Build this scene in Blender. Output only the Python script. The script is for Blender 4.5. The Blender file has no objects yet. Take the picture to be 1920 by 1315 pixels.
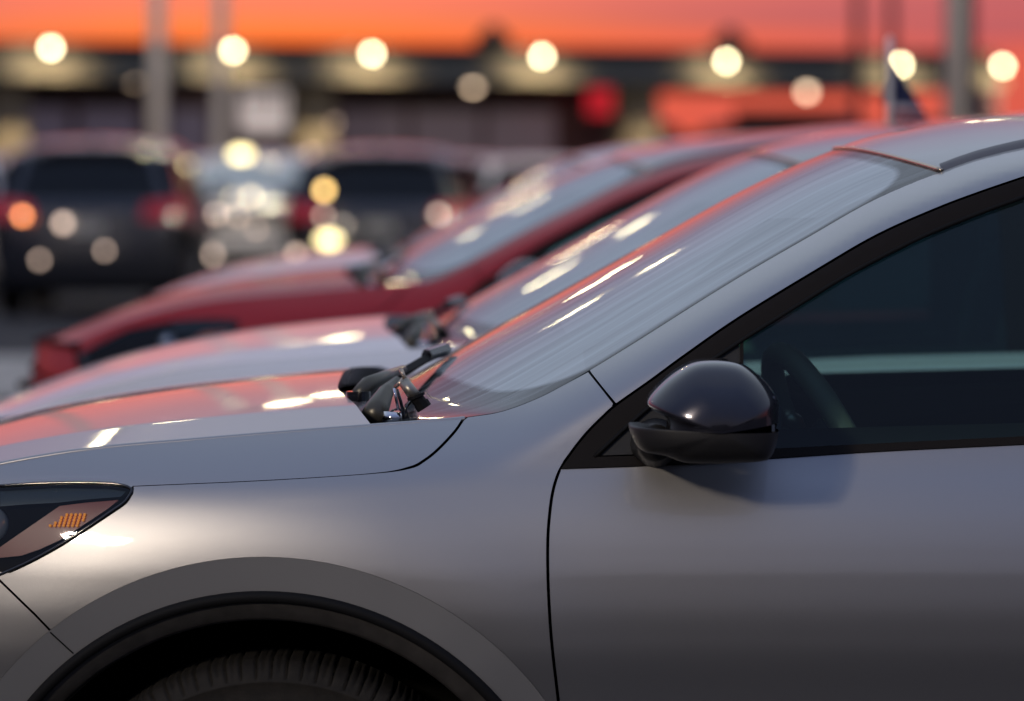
import bpy, math, random
import numpy as np
from mathutils import Vector, Matrix
from mathutils.geometry import delaunay_2d_cdt
random.seed(4); np.random.seed(4)
scene = bpy.context.scene
COL = scene.collection
R = math.radians

def lin(r, g, b, k=1.0):
    f = lambda c: ((c/255)/12.92 if c/255 <= .04045 else (((c/255)+.055)/1.055)**2.4)*k
    return (f(r), f(g), f(b), 1.0)

# ------------------------------------------------------------------ camera
CAM_D, CAM_H, F = 6.5, 1.394, 8640.0          # metres to the near car's flank, eye height, focal length in photo pixels
cam = bpy.data.cameras.new('camera'); cam_o = bpy.data.objects.new('camera', cam); COL.objects.link(cam_o)
cam.lens = 162.0; cam.sensor_width = 36.0; cam.clip_start = .1; cam.clip_end = 3000
cam_o.location = (0, -CAM_D, CAM_H); cam_o.rotation_euler = (R(90), 0, 0)
cam.shift_y = -(657.5-310)/1920
cam.dof.use_dof = True; cam.dof.focus_distance = 6.62; cam.dof.aperture_fstop = 3.5
scene.camera = cam_o

# ------------------------------------------------------------------ world: dusk sky
world = bpy.data.worlds.new('World'); scene.world = world; world.use_nodes = True
nt = world.node_tree; nt.nodes.clear(); N = nt.nodes.new; L = nt.links.new
def math_node(op, a, b=None, c=None, clamp=False):
    n = N('ShaderNodeMath'); n.operation = op; n.use_clamp = clamp
    for i, v in enumerate((a, b, c)):
        if v is None: continue
        if isinstance(v, (int, float)): n.inputs[i].default_value = v
        else: L(v, n.inputs[i])
    return n.outputs[0]
def ramp_node(fac, stops):
    n = N('ShaderNodeValToRGB'); cr = n.color_ramp
    while len(cr.elements) < len(stops): cr.elements.new(.5)
    for e, (p, c) in zip(cr.elements, stops): e.position = p; e.color = c
    L(fac, n.inputs[0]); return n.outputs[0]
def mix_node(f, a, b, mode='MIX'):
    n = N('ShaderNodeMix'); n.data_type = 'RGBA'; n.blend_type = mode
    if isinstance(f, (int, float)): n.inputs[0].default_value = f
    else: L(f, n.inputs[0])
    L(a, n.inputs[6]); L(b, n.inputs[7]); return n.outputs[2]
tc = N('ShaderNodeTexCoord'); sp = N('ShaderNodeSeparateXYZ'); L(tc.outputs['Generated'], sp.inputs[0])
vx, vy, vz = sp.outputs
az = math_node('ARCTAN2', vx, vy)                                    # 0 = straight behind the row, towards the sunset
noi = N('ShaderNodeTexNoise'); noi.inputs['Scale'].default_value = 2.2; noi.inputs['Detail'].default_value = 5
mp = N('ShaderNodeMapping'); mp.inputs['Scale'].default_value = (1.3, 1.3, 26); L(tc.outputs['Generated'], mp.inputs[0]); L(mp.outputs[0], noi.inputs[0])
wob = math_node('MULTIPLY', math_node('SUBTRACT', noi.outputs[0], .5), .018)
zz = math_node('ADD', vz, math_node('MULTIPLY', wob, math_node('MULTIPLY', vz, 18, clamp=True)))
el = math_node('POWER', math_node('MAXIMUM', zz, 0.0), .5)           # sqrt keeps room for the low stops
west = ramp_node(el, [(0.0, lin(235, 88, 60)), (.14, lin(240, 84, 45)), (.163, lin(252, 90, 42)), (.174, lin(255, 130, 68)), (.189, lin(252, 122, 104)),
    (.25, lin(236, 112, 112)), (.33, lin(198, 112, 126)), (.45, lin(152, 130, 158)), (.62, lin(176, 188, 208)), (.8, lin(186, 198, 214)), (1.0, lin(150, 164, 194))])
pink = ramp_node(el, [(0.0, lin(216, 90, 78)), (.13, lin(216, 88, 76)), (.165, lin(220, 90, 80)), (.178, lin(202, 92, 96)), (.19, lin(188, 92, 106)),
    (.25, lin(208, 102, 114)), (.33, lin(182, 110, 130)), (.45, lin(150, 130, 160)), (.62, lin(176, 188, 208)), (.8, lin(186, 198, 214)), (1.0, lin(150, 164, 194))])
east = ramp_node(el, [(0.0, lin(56, 52, 58)), (.15, lin(96, 94, 102)), (.30, lin(120, 119, 134)), (.50, lin(98, 108, 142)),
    (.72, lin(104, 120, 158)), (.9, lin(122, 140, 180)), (1.0, lin(150, 164, 194))])
gl = math_node('SUBTRACT', az, -.055)
glow = math_node('EXPONENT', math_node('MULTIPLY', math_node('MULTIPLY', gl, gl), -150.0))
westf = math_node('MULTIPLY_ADD', vy, .9, .45, clamp=True)
n2 = N('ShaderNodeTexNoise'); n2.inputs['Scale'].default_value = 1.0; n2.inputs['Detail'].default_value = 6
m2 = N('ShaderNodeMapping'); m2.inputs['Scale'].default_value = (7, 7, 230); m2.inputs['Rotation'].default_value = (R(.3), R(-.6), 0); L(tc.outputs['Generated'], m2.inputs[0]); L(m2.outputs[0], n2.inputs[0])
streaks = ramp_node(n2.outputs[0], [(.48, (0, 0, 0, 1)), (.66, (1, 1, 1, 1))])
cl_f = math_node('MULTIPLY', streaks, math_node('MULTIPLY_ADD', vx, 3.4, .50, clamp=True))
cl_f = math_node('MULTIPLY', cl_f, math_node('MULTIPLY_ADD', math_node('ABSOLUTE', vz), -4.0, .9, clamp=True))
dusky = N('ShaderNodeRGB'); dusky.outputs[0].default_value = lin(150, 84, 108)
sky_c = mix_node(westf, east, mix_node(cl_f, mix_node(glow, pink, west), dusky.outputs[0]))
nish = N('ShaderNodeTexSky'); nish.sky_type = 'NISHITA'; nish.sun_disc = False
nish.sun_elevation = R(1.0); nish.sun_rotation = R(-4); nish.dust_density = 2.0
b1 = N('ShaderNodeBackground'); b1.inputs[1].default_value = 1.0; L(sky_c, b1.inputs[0])
b2 = N('ShaderNodeBackground'); b2.inputs[1].default_value = .008; L(nish.outputs[0], b2.inputs[0])
ad = N('ShaderNodeAddShader'); L(b1.outputs[0], ad.inputs[0]); L(b2.outputs[0], ad.inputs[1])
wo = N('ShaderNodeOutputWorld'); L(ad.outputs[0], wo.inputs[0])

scene.view_settings.view_transform = 'Standard'; scene.view_settings.look = 'None'
scene.view_settings.exposure = 0.0; scene.view_settings.gamma = 1.0; scene.view_settings.use_curve_mapping = False
cy = scene.cycles
cy.use_denoising = True; cy.max_bounces = 8; cy.glossy_bounces = 5; cy.transparent_max_bounces = 16; cy.caustics_reflective = False; cy.caustics_refractive = False
cy.sample_clamp_indirect = 6.0

# ------------------------------------------------------------------ materials
def mat(name, col=(.5, .5, .5, 1), rough=.5, metal=0.0, coat=0.0, coat_rough=.03, emit=None, estr=0.0, noise=None, bump=None, spec=.5):
    m = bpy.data.materials.new(name); m.use_nodes = True; t = m.node_tree; p = t.nodes['Principled BSDF']
    p.inputs['Base Color'].default_value = col; p.inputs['Roughness'].default_value = rough; p.inputs['Metallic'].default_value = metal
    p.inputs['Coat Weight'].default_value = coat; p.inputs['Coat Roughness'].default_value = coat_rough
    p.inputs['Specular IOR Level'].default_value = spec
    if emit: p.inputs['Emission Color'].default_value = emit; p.inputs['Emission Strength'].default_value = estr
    if noise or bump:
        c = t.nodes.new('ShaderNodeTexCoord')
    if noise:                                                   # (scale, amount): mottled colour
        n = t.nodes.new('ShaderNodeTexNoise'); n.inputs['Scale'].default_value = noise[0]; n.inputs['Detail'].default_value = 6
        t.links.new(c.outputs['Object'], n.inputs[0])
        r = t.nodes.new('ShaderNodeValToRGB'); r.color_ramp.elements[0].position = .3; r.color_ramp.elements[1].position = .7
        r.color_ramp.elements[0].color = tuple(x*(1-noise[1]) for x in col[:3])+(1,); r.color_ramp.elements[1].color = tuple(min(1, x*(1+noise[1])) for x in col[:3])+(1,)
        t.links.new(n.outputs[0], r.inputs[0]); t.links.new(r.outputs[0], p.inputs['Base Color'])
    if bump:                                                    # (scale, strength, distance)
        n = t.nodes.new('ShaderNodeTexNoise'); n.inputs['Scale'].default_value = bump[0]; n.inputs['Detail'].default_value = 4
        t.links.new(c.outputs['Object'], n.inputs[0])
        b = t.nodes.new('ShaderNodeBump'); b.inputs['Strength'].default_value = bump[1]; b.inputs['Distance'].default_value = bump[2]
        t.links.new(n.outputs[0], b.inputs['Height']); t.links.new(b.outputs[0], p.inputs['Normal'])
    return m

def paint(name, col, metal, rough, coat=1.0, flake=.25, coat_rough=.04):
    m = mat(name, col, rough, metal, coat, coat_rough)
    t = m.node_tree; p = t.nodes['Principled BSDF']
    c = t.nodes.new('ShaderNodeTexCoord')
    v = t.nodes.new('ShaderNodeTexVoronoi'); v.inputs['Scale'].default_value = 900; t.links.new(c.outputs['Object'], v.inputs[0])
    s = t.nodes.new('ShaderNodeVectorMath'); s.operation = 'SUBTRACT'; s.inputs[1].default_value = (.5, .5, .5); t.links.new(v.outputs['Color'], s.inputs[0])
    k = t.nodes.new('ShaderNodeVectorMath'); k.operation = 'SCALE'; k.inputs['Scale'].default_value = flake; t.links.new(s.outputs[0], k.inputs[0])
    g = t.nodes.new('ShaderNodeNewGeometry'); a = t.nodes.new('ShaderNodeVectorMath'); a.operation = 'ADD'
    t.links.new(g.outputs['Normal'], a.inputs[0]); t.links.new(k.outputs[0], a.inputs[1])
    n = t.nodes.new('ShaderNodeVectorMath'); n.operation = 'NORMALIZE'; t.links.new(a.outputs[0], n.inputs[0])
    t.links.new(n.outputs[0], p.inputs['Normal'])
    d = t.nodes.new('ShaderNodeTexNoise'); d.inputs['Scale'].default_value = 5; d.inputs['Detail'].default_value = 8; d.inputs['Roughness'].default_value = .7
    t.links.new(c.outputs['Object'], d.inputs[0])
    mr = t.nodes.new('ShaderNodeMapRange'); mr.inputs[3].default_value = coat_rough*.6; mr.inputs[4].default_value = coat_rough*2.2
    t.links.new(d.outputs[0], mr.inputs[0]); t.links.new(mr.outputs[0], p.inputs['Coat Roughness'])
    return m

def glass(name, tint, film=0.0, film_col=(.6, .66, .7, 1), rough=.0, uvmask=False):
    """tinted pane: transparent under a Fresnel gloss, with a thin film of dust, heavier on the windscreen to paint in sky sheen; uvmask adds a windscreen's black border and wiper streaks"""
    m = bpy.data.materials.new(name); m.use_nodes = True; t = m.node_tree; t.nodes.clear(); n = t.nodes.new; l = t.links.new
    tr = n('ShaderNodeBsdfTransparent'); tr.inputs[0].default_value = tint
    gl_ = n('ShaderNodeBsdfGlossy'); gl_.inputs['Roughness'].default_value = rough
    di = n('ShaderNodeBsdfDiffuse'); di.inputs[0].default_value = film_col
    fr = n('ShaderNodeFresnel'); fr.inputs['IOR'].default_value = 1.9 if uvmask else 1.52
    mx1 = n('ShaderNodeMixShader'); mx2 = n('ShaderNodeMixShader'); out = n('ShaderNodeOutputMaterial')
    mx1.inputs[0].default_value = film
    l(tr.outputs[0], mx1.inputs[1]); l(di.outputs[0], mx1.inputs[2])
    l(fr.outputs[0], mx2.inputs[0]); l(mx1.outputs[0], mx2.inputs[1]); l(gl_.outputs[0], mx2.inputs[2]); l(mx2.outputs[0], out.inputs[0])
    if uvmask:
        uv = n('ShaderNodeUVMap'); s = n('ShaderNodeSeparateXYZ'); l(uv.outputs[0], s.inputs[0])
        def M(op, a, b=None, c=None, clamp=False):
            q = n('ShaderNodeMath'); q.operation = op; q.use_clamp = clamp
            for i, v in enumerate((a, b, c)):
                if v is None: continue
                if isinstance(v, (int, float)): q.inputs[i].default_value = v
                else: l(v, q.inputs[i])
            return q.outputs[0]
        # rounded-rectangle of clear glass inside the printed border, u along the pane, v from edge (0) to edge (2)
        du = M('SUBTRACT', M('ABSOLUTE', M('SUBTRACT', s.outputs[0], .545)), .28)
        dv = M('SUBTRACT', M('ABSOLUTE', M('SUBTRACT', s.outputs[1], 1.0)), .82)
        du = M('MAXIMUM', du, 0.0); dv = M('MULTIPLY', M('MAXIMUM', dv, 0.0), .85)
        dist = M('SQRT', M('ADD', M('MULTIPLY', du, du), M('MULTIPLY', dv, dv)))
        clear = M('MULTIPLY_ADD', M('SUBTRACT', dist, .145), -70.0, .5, clamp=True)
        st = n('ShaderNodeTexNoise'); st.inputs['Scale'].default_value = 1.0; st.inputs['Detail'].default_value = 5; st.inputs['Roughness'].default_value = .65
        mpn = n('ShaderNodeMapping'); mpn.inputs['Scale'].default_value = (.8, 22, 1); mpn.inputs['Rotation'].default_value = (0, 0, R(2))
        l(uv.outputs[0], mpn.inputs[0]); l(mpn.outputs[0], st.inputs[0])
        streak = n('ShaderNodeMapRange'); streak.inputs[1].default_value = .42; streak.inputs[2].default_value = .72; l(st.outputs[0], streak.inputs[0])
        # wiped patches: soft-edged zones with more or less film
        pz = n('ShaderNodeTexVoronoi'); pz.inputs['Scale'].default_value = 3.2; pz.feature = 'F1'; l(uv.outputs[0], pz.inputs[0])
        psep = n('ShaderNodeSeparateXYZ'); l(pz.outputs['Color'], psep.inputs[0])
        filmf = M('ADD', M('MULTIPLY', clear, M('MULTIPLY_ADD', psep.outputs[0], .10, film)), M('MULTIPLY', streak.outputs[0], .34), clamp=True)
        l(filmf, mx1.inputs[0])
        fritc = n('ShaderNodeMix'); fritc.data_type = 'RGBA'; fritc.inputs[6].default_value = (.02, .02, .022, 1); fritc.inputs[7].default_value = tint
        l(clear, fritc.inputs[0]); l(fritc.outputs[2], tr.inputs[0])
        rr = M('MULTIPLY_ADD', streak.outputs[0], .07, .012); l(rr, gl_.inputs['Roughness'])
        cc = n('ShaderNodeTexCoord'); bn = n('ShaderNodeBump'); bn.inputs['Strength'].default_value = .10; bn.inputs['Distance'].default_value = .0006
        l(st.outputs[0], bn.inputs['Height']); l(bn.outputs[0], gl_.inputs['Normal'])
    return m

M_silver = paint('silver_paint', (.43, .42, .425, 1), 1.0, .40, coat=.85, flake=.022, coat_rough=.028)
M_white = paint('white_paint', (.86, .84, .85, 1), .05, .4, coat=.7, flake=.03)
M_red = paint('red_paint', (.42, .0015, .010, 1), .0, .5, coat=.3, flake=.03)
M_grey = paint('grey_paint', (.06, .062, .075, 1), .6, .3, flake=.10)
M_pale = paint('pale_paint', (.52, .50, .53, 1), .7, .32, flake=.08)
M_maroon = paint('maroon_paint', (.16, .02, .03, 1), .5, .3, flake=.08)
M_cladding = mat('painted_cladding', (.36, .355, .36, 1), .42, .65, bump=(700, .15, .0004))
M_black = mat('black_plastic', (.018, .017, .018, 1), .5, bump=(900, .2, .0004))
M_trim = mat('black_window_trim', (.016, .013, .012, 1), .45, spec=.12)
M_rub2 = mat('seal_rubber', (.008, .008, .009, 1), .7, spec=.2)
M_ditch = mat('roof_ditch_strip', (.14, .138, .15, 1), .35, .3)
M_wiper = mat('wiper_arm_metal', (.10, .092, .075, 1), .32, .5)
M_gloss = mat('gloss_black', (.012, .012, .016, 1), .12, coat=1.0, coat_rough=.015)
M_liner = mat('wheel_liner', (.05, .046, .044, 1), .62, noise=(40, .25))
M_cavity = mat('dark_cavity', (.004, .004, .004, 1), .95, spec=.1)
M_rubber = mat('tyre_rubber', (.016, .013, .010, 1), .8, noise=(60, .35), bump=(260, .4, .001))
M_alloy = mat('wheel_alloy', (.22, .20, .205, 1), .35, .8)
M_chrome = mat('chrome', (.75, .73, .76, 1), .12, 1.0)
M_tan = mat('bronze_trim', (.62, .50, .38, 1), .22, .9)
M_metal = mat('brushed_metal', (.42, .38, .32, 1), .38, .9)
M_dash = mat('dark_interior', (.042, .048, .052, 1), .6)
M_seat = mat('seat_cloth', (.035, .036, .038, 1), .9, noise=(300, .3))
M_door_in = mat('door_card', (.17, .15, .135, 1), .6)
M_head = mat('headliner', (.16, .16, .165, 1), .9)
M_side = glass('side_glass', (.58, .80, .76, 1), .012, (.25, .35, .38, 1))
M_wind = glass('windscreen_glass', (.45, .55, .54, 1), .44, (.74, .86, .93, 1), .0, True)  # pale film paints sky reflection into the clear area of the pane
M_tint = glass('privacy_glass', (.06, .08, .085, 1), .01)
M_lens = glass('lamp_lens', (.86, .88, .9, 1), .008)
M_lamp_in = mat('lamp_housing', (.03, .05, .065, 1), .25, .3)
M_amber = mat('amber_reflector', (.30, .05, .035, 1), .35, coat=.5)
M_dot = mat('amber_dot', (.85, .32, .05, 1), .25, emit=(1, .38, .06, 1), estr=.35)  # faint emission put into the reflective facets
M_bulb = mat('projector_lens', (.5, .6, .75, 1), .06, .6)
M_tail = mat('tail_lamp_red', (.30, .008, .014, 1), .15, coat=1.0, emit=(.9, .02, .04, 1), estr=.13)
M_plate = mat('number_plate', (.45, .45, .42, 1), .5)
M_cap = mat('mirror_cap_paint', (.032, .031, .042, 1), .18, .6, coat=1.0, coat_rough=.02)
M_leather = mat('wheel_leather', (.30, .31, .24, 1), .36)
M_mirror = mat('mirror_glass', (.8, .82, .85, 1), .02, 1.0)

# ------------------------------------------------------------------ mesh helpers
def link_mesh(name, me, material=None, parent=None, props=None):
    o = bpy.data.objects.new(name, me); COL.objects.link(o)
    if material is not None and not me.materials: me.materials.append(material)
    if parent is not None: o.parent = parent
    for k, v in (props or {}).items(): o[k] = v
    return o
def mesh(name, V, Fc, normals=None, uv=None, smooth=True):
    me = bpy.data.meshes.new(name); me.from_pydata([tuple(map(float, v)) for v in V], [], [tuple(map(int, f)) for f in Fc]); me.update()
    if smooth:
        me.polygons.foreach_set('use_smooth', [True]*len(me.polygons))
    if uv is not None:
        l = me.uv_layers.new(name='UVMap'); idx = np.zeros(len(me.loops), dtype=np.int32); me.loops.foreach_get('vertex_index', idx)
        l.data.foreach_set('uv', np.asarray(uv, dtype=np.float32)[idx].ravel())
    if normals is not None: me.normals_split_custom_set_from_vertices([tuple(map(float, n)) for n in normals])
    return me
class MB:
    """collects simple solids into one mesh"""
    def __init__(s): s.V = []; s.F = []
    def add(s, V, Fc):
        k = len(s.V); s.V += [tuple(v) for v in V]; s.F += [tuple(i+k for i in f) for f in Fc]; return s
    def box(s, a, b, rot=None, about=None):
        (x0, y0, z0), (x1, y1, z1) = a, b
        V = [Vector(p) for p in [(x0, y0, z0), (x1, y0, z0), (x1, y1, z0), (x0, y1, z0), (x0, y0, z1), (x1, y0, z1), (x1, y1, z1), (x0, y1, z1)]]
        if rot is not None: c = Vector(about); V = [rot @ (v-c)+c for v in V]
        return s.add(V, [(0, 3, 2, 1), (4, 5, 6, 7), (0, 1, 5, 4), (1, 2, 6, 5), (2, 3, 7, 6), (3, 0, 4, 7)])
    def tube(s, pts, r, n=10, cap=True):
        P = [Vector(p) for p in pts]; rs = r if isinstance(r, (list, tuple)) else [r]*len(P)
        V = []; Fc = []; up = None
        for i, p in enumerate(P):
            t = (P[min(i+1, len(P)-1)]-P[max(i-1, 0)]).normalized()
            if up is None: up = Vector((0, 0, 1)) if abs(t.z) < .9 else Vector((1, 0, 0))
            a = t.cross(up).normalized(); b = a.cross(t).normalized(); up = b
            for k in range(n):
                w = 2*math.pi*k/n; V.append(p+(a*math.cos(w)+b*math.sin(w))*rs[i])
        for i in range(len(P)-1):
            for k in range(n): Fc.append((i*n+k, i*n+(k+1) % n, (i+1)*n+(k+1) % n, (i+1)*n+k))
        if cap: Fc.append(tuple(range(n))[::-1]); Fc.append(tuple(range((len(P)-1)*n, len(P)*n)))
        return s.add(V, Fc)
    def sphere(s, c, r, n=12, m=8, sc=(1, 1, 1)):
        V = []; Fc = []
        for i in range(m+1):
            ph = math.pi*i/m
            for k in range(n):
                w = 2*math.pi*k/n; V.append((c[0]+r*sc[0]*math.sin(ph)*math.cos(w), c[1]+r*sc[1]*math.sin(ph)*math.sin(w), c[2]+r*sc[2]*math.cos(ph)))
        for i in range(m):
            for k in range(n): Fc.append((i*n+k, (i+1)*n+k, (i+1)*n+(k+1) % n, i*n+(k+1) % n))
        return s.add(V, Fc)
    def me(s, name, smooth=False): return mesh(name, s.V, s.F, smooth=smooth)

def pchip(xs, ys):
    x = np.array(xs, float); y = np.array(ys, float); h = np.diff(x); d = np.diff(y)/h; m = np.zeros(len(x))
    for i in range(1, len(x)-1):
        if d[i-1]*d[i] > 0:
            w1 = 2*h[i]+h[i-1]; w2 = h[i]+2*h[i-1]; m[i] = (w1+w2)/(w1/d[i-1]+w2/d[i])
    m[0] = d[0]; m[-1] = d[-1]
    def f(q):
        q = np.asarray(q, float); qc = np.clip(q, x[0], x[-1]); i = np.clip(np.searchsorted(x, qc)-1, 0, len(h)-1)
        t = (qc-x[i])/h[i]
        return ((1+2*t)*(1-t)**2*y[i]+t*(1-t)**2*h[i]*m[i]+t*t*(3-2*t)*y[i+1]+t*t*(t-1)*h[i]*m[i+1])
    return f
def catmull(P, n=8, closed=False):
    P = [np.array(p, float) for p in P]; out = []; k = len(P)
    rng = range(k if closed else k-1)
    for i in rng:
        p1, p2 = P[i], P[(i+1) % k]
        p0 = P[(i-1) % k] if closed or i > 0 else 2*p1-p2
        p3 = P[(i+2) % k] if closed or i+2 < k else 2*p2-p1
        for j in range(n):
            t = j/n; out.append(.5*((2*p1)+(-p0+p2)*t+(2*p0-5*p1+4*p2-p3)*t*t+(-p0+3*p1-3*p2+p3)*t**3))
    if not closed: out.append(P[-1])
    return out
def inside(poly, q):
    poly = np.asarray(poly); q = np.asarray(q); c = np.zeros(len(q), bool); j = len(poly)-1
    for i in range(len(poly)):
        a, b = poly[i], poly[j]
        if a[1] != b[1]:
            m = ((a[1] > q[:, 1]) != (b[1] > q[:, 1])) & (q[:, 0] < (b[0]-a[0])*(q[:, 1]-a[1])/(b[1]-a[1])+a[0]); c ^= m
        j = i
    return c
def resample(poly, step):
    out = []; k = len(poly)
    for i in range(k):
        a = np.array(poly[i], float); b = np.array(poly[(i+1) % k], float); n = max(1, int(math.ceil(np.linalg.norm(b-a)/step)))
        for j in range(n): out.append(a+(b-a)*j/n)
    res = [out[0]]
    for p in out[1:]:
        if np.linalg.norm(p-res[-1]) > step*.15: res.append(p)
    if np.linalg.norm(res[-1]-res[0]) < step*.15: res.pop()
    return res
def segdist(q, poly):
    d = np.full(len(q), 1e9); P = np.array(poly); Q = np.roll(P, -1, 0)
    for a, b in zip(P, Q):
        ab = b-a; t = np.clip(((q-a)@ab)/max(ab@ab, 1e-12), 0, 1); d = np.minimum(d, np.linalg.norm(q-(a+t[:, None]*ab), axis=1))
    return d
def fill(name, poly, func, step=.014, flange=.012, holes=(), outward=-1, flip=False):
    """fill a 2-D outline with a fine net laid on the surface func(a, b) -> (n,3); normals come from func, edges fold inwards by flange"""
    loops = [resample(poly, step*.7)]+[resample(h, step*.7) for h in holes]
    pts = []; edges = []
    for lp in loops:
        k = len(pts); pts += lp; edges += [(k+i, k+(i+1) % len(lp)) for i in range(len(lp))]
    A = np.array(loops[0]); lo, hi = A.min(0), A.max(0)
    gx, gy = np.meshgrid(np.arange(lo[0]+step*.5, hi[0], step), np.arange(lo[1]+step*.5, hi[1], step*.9)); gx[::2] += step*.5
    q = np.stack([gx.ravel(), gy.ravel()], 1); ok = inside(A, q)
    for h in loops[1:]: ok &= ~inside(h, q)
    q = q[ok]
    for lp in loops: q = q[segdist(q, lp) > step*.45] if len(q) else q
    nb = len(pts); allp = [Vector((float(p[0]), float(p[1]))) for p in pts]+[Vector((float(p[0]), float(p[1]))) for p in q]
    V, E, Fc, *_ = delaunay_2d_cdt(allp, edges, [], 0, 1e-7)
    V = np.array([[v[0], v[1]] for v in V]); Fc = np.array([f for f in Fc if len(f) == 3])
    cen = V[Fc].mean(1); ok = inside(A, cen)
    for h in loops[1:]: ok &= ~inside(h, cen)
    Fc = Fc[ok]
    used = np.unique(Fc); rem = -np.ones(len(V), int); rem[used] = np.arange(len(used)); V = V[used]; Fc = rem[Fc]
    def norm(P2):
        e = 1.5e-3; du = func(P2[:, 0]+e, P2[:, 1])-func(P2[:, 0]-e, P2[:, 1]); dv = func(P2[:, 0], P2[:, 1]+e)-func(P2[:, 0], P2[:, 1]-e)
        n = np.cross(du, dv); n /= np.linalg.norm(n, axis=1)[:, None]+1e-12
        return n*(-1 if flip else 1)
    P3 = func(V[:, 0], V[:, 1]); NN = norm(V)
    fn = np.cross(P3[Fc[:, 1]]-P3[Fc[:, 0]], P3[Fc[:, 2]]-P3[Fc[:, 0]]); bad = (fn*NN[Fc[:, 0]]).sum(1) < 0
    Fc[bad] = Fc[bad][:, ::-1]
    Fl = [tuple(f) for f in Fc]; V3 = list(P3); NL = list(NN)
    if flange:
        for lp in loops:
            lp = np.array(lp); b3 = func(lp[:, 0], lp[:, 1]); bn = norm(lp); k = len(V3); n = len(lp)
            t = np.roll(b3, -1, 0)-np.roll(b3, 1, 0); sn = np.cross(t, bn); sn /= np.linalg.norm(sn, axis=1)[:, None]+1e-12
            V3 += list(b3)+list(b3-bn*flange); NL += list(sn)*2
            Fl += [(k+i, k+(i+1) % n, k+n+(i+1) % n, k+n+i) for i in range(n)]
    return np.array(V3), Fl, np.array(NL)

# ------------------------------------------------------------------ the car's surfaces (x along the car, y across from the near flank, z up; metres)
def P(x, y, Y):                                                     # photo pixel seen at depth Y -> point on the car
    d = Y+CAM_D; return np.array([(x-960)*d/F, Y, CAM_H-(y-310)*d/F])
CY = .92
B = pchip([.10, .20, .34, .50, .64, .72, .77, .81, .85, .89, .93, .97, 1.0, 1.05, 1.2, 1.4, 1.6], [.15, .118, .082, .046, .0175, .0032, .0, .0012, .0055, .0130, .0245, .0385, .047, .059, .100, .165, .24])
_edge_px = [(0, 868, .11), (182, 839, .105), (365, 823, .105), (547, 808, .105), (693, 797, .105), (800, 789, .105), (877, 782, .107), (930, 774, .110), (975, 760, .114),
    (1020, 741, .118), (1060, 720, .123), (1102, 696, .130), (1181, 648, .148), (1320, 560, .182), (1400, 511, .202), (1509, 448, .228), (1646, 371, .258), (1764, 322, .280), (1827, 299, .29), (1920, 276, .30)]
_E = np.array([P(*p) for p in _edge_px])
EX = [-1.05, -.95, -.85]+list(_E[:, 0])+[1.0, 1.4, 2.0, 2.5, 2.8, 3.2]
EZ = [.860, .905, .938]+list(_E[:, 2])+[1.462, 1.492, 1.488, 1.450, 1.41, 1.34]
EY = [  .19, .155, .125]+list(_E[:, 1])+[.305, .315, .32, .33, .345, .37]
eZ, eY = pchip(EX, EZ), pchip(EX, EY)
eW = pchip([-1.1, -.6, -.2, -.05, .05, .15, .3, .45, .62, .75, 3.2], [.06, .08, .095, .095, .085, .075, .068, .062, .055, .050, .050])
def plan(X): return .19*np.maximum(0, -.16-X)**2.1+.05*np.maximum(0, X-2.4)**2
def S(X, Z):
    X = np.asarray(X, float); Z = np.asarray(Z, float)
    e = eZ(X); w = eW(X); s = np.clip((Z-(e-w))/w, 0, 1.05)
    base = B(Z)+plan(X); top = eY(X)-(B(e)+plan(X))
    r = np.hypot(X+.350, Z-.352); rr = np.hypot(X-2.37, Z-.352)
    bulge = -.006*np.exp(-((r-.50)/.10)**2)-.006*np.exp(-((rr-.50)/.10)**2)
    return base+top*s**2.5+bulge*(1-s)
def side(off=0.0):
    return lambda X, Z: np.stack([np.asarray(X, float), S(X, Z)+off, np.asarray(Z, float)], 1)
def onS(pts):                                                       # photo pixels -> (x, z) where they meet the flank
    out = []
    for x, y in pts:
        Y = .05
        for _ in range(12):
            p = P(x, y, Y); Y = .5*Y+.5*float(S(p[0], p[2]))
        out.append((p[0], p[2]))
    return out
def arc(r, a0, a1, n=40, c=(-.350, .352)): return [(c[0]+r*math.cos(R(a0+(a1-a0)*i/n)), c[1]+r*math.sin(R(a0+(a1-a0)*i/n))) for i in range(n+1)]

center_px = [(767, 710), (885, 640), (1000, 577), (1200, 466), (1400, 356), (1500, 309), (1572, 280)]
_C = np.array([[-.215, CY, 1.028]]+[P(x, y, CY) for x, y in center_px])
def by_len(Pn):
    s = np.concatenate([[0], np.cumsum(np.linalg.norm(np.diff(Pn, axis=0), axis=1))]); s /= s[-1]
    f = [pchip(s, Pn[:, i]) for i in range(3)]; return lambda u: np.stack([g(u) for g in f], -1)
Cc = by_len(_C)
_sid = _E[6:18].copy(); Sc = by_len(_sid)
def wind(u, v):                                                     # u 0..1 up the pane, v 0..2 across; below 0 the pane runs on down behind the hood
    u = np.asarray(u, float); v = np.asarray(v, float); lo = u < 0
    if np.any(lo):
        w = np.where(v > 1, 2-v, v); p0 = wind(np.maximum(u, 0), v); d = (wind(np.full_like(u, .03), v)-wind(np.zeros_like(u), v))/.03
        return p0+d*np.minimum(u, 0)[..., None]*(np.clip(w/.12, 0, 1)**.7)[..., None]
    v = np.asarray(v, float); w = np.where(v > 1, 2-v, v); a = Sc(u); c = Cc(u); g = (1-(1-w)**2.45)[..., None]; gz = (1-(1-w)**2.75)[..., None]
    p = a.copy(); p[..., 0:1] = a[..., 0:1]+(c[..., 0:1]-a[..., 0:1])*g; p[..., 2:3] = a[..., 2:3]+(c[..., 2:3]-a[..., 2:3])*gz
    yy = a[..., 1]+(CY-a[..., 1])*w; p[..., 1] = np.where(v > 1, 2*CY-yy, yy); return p
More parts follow.
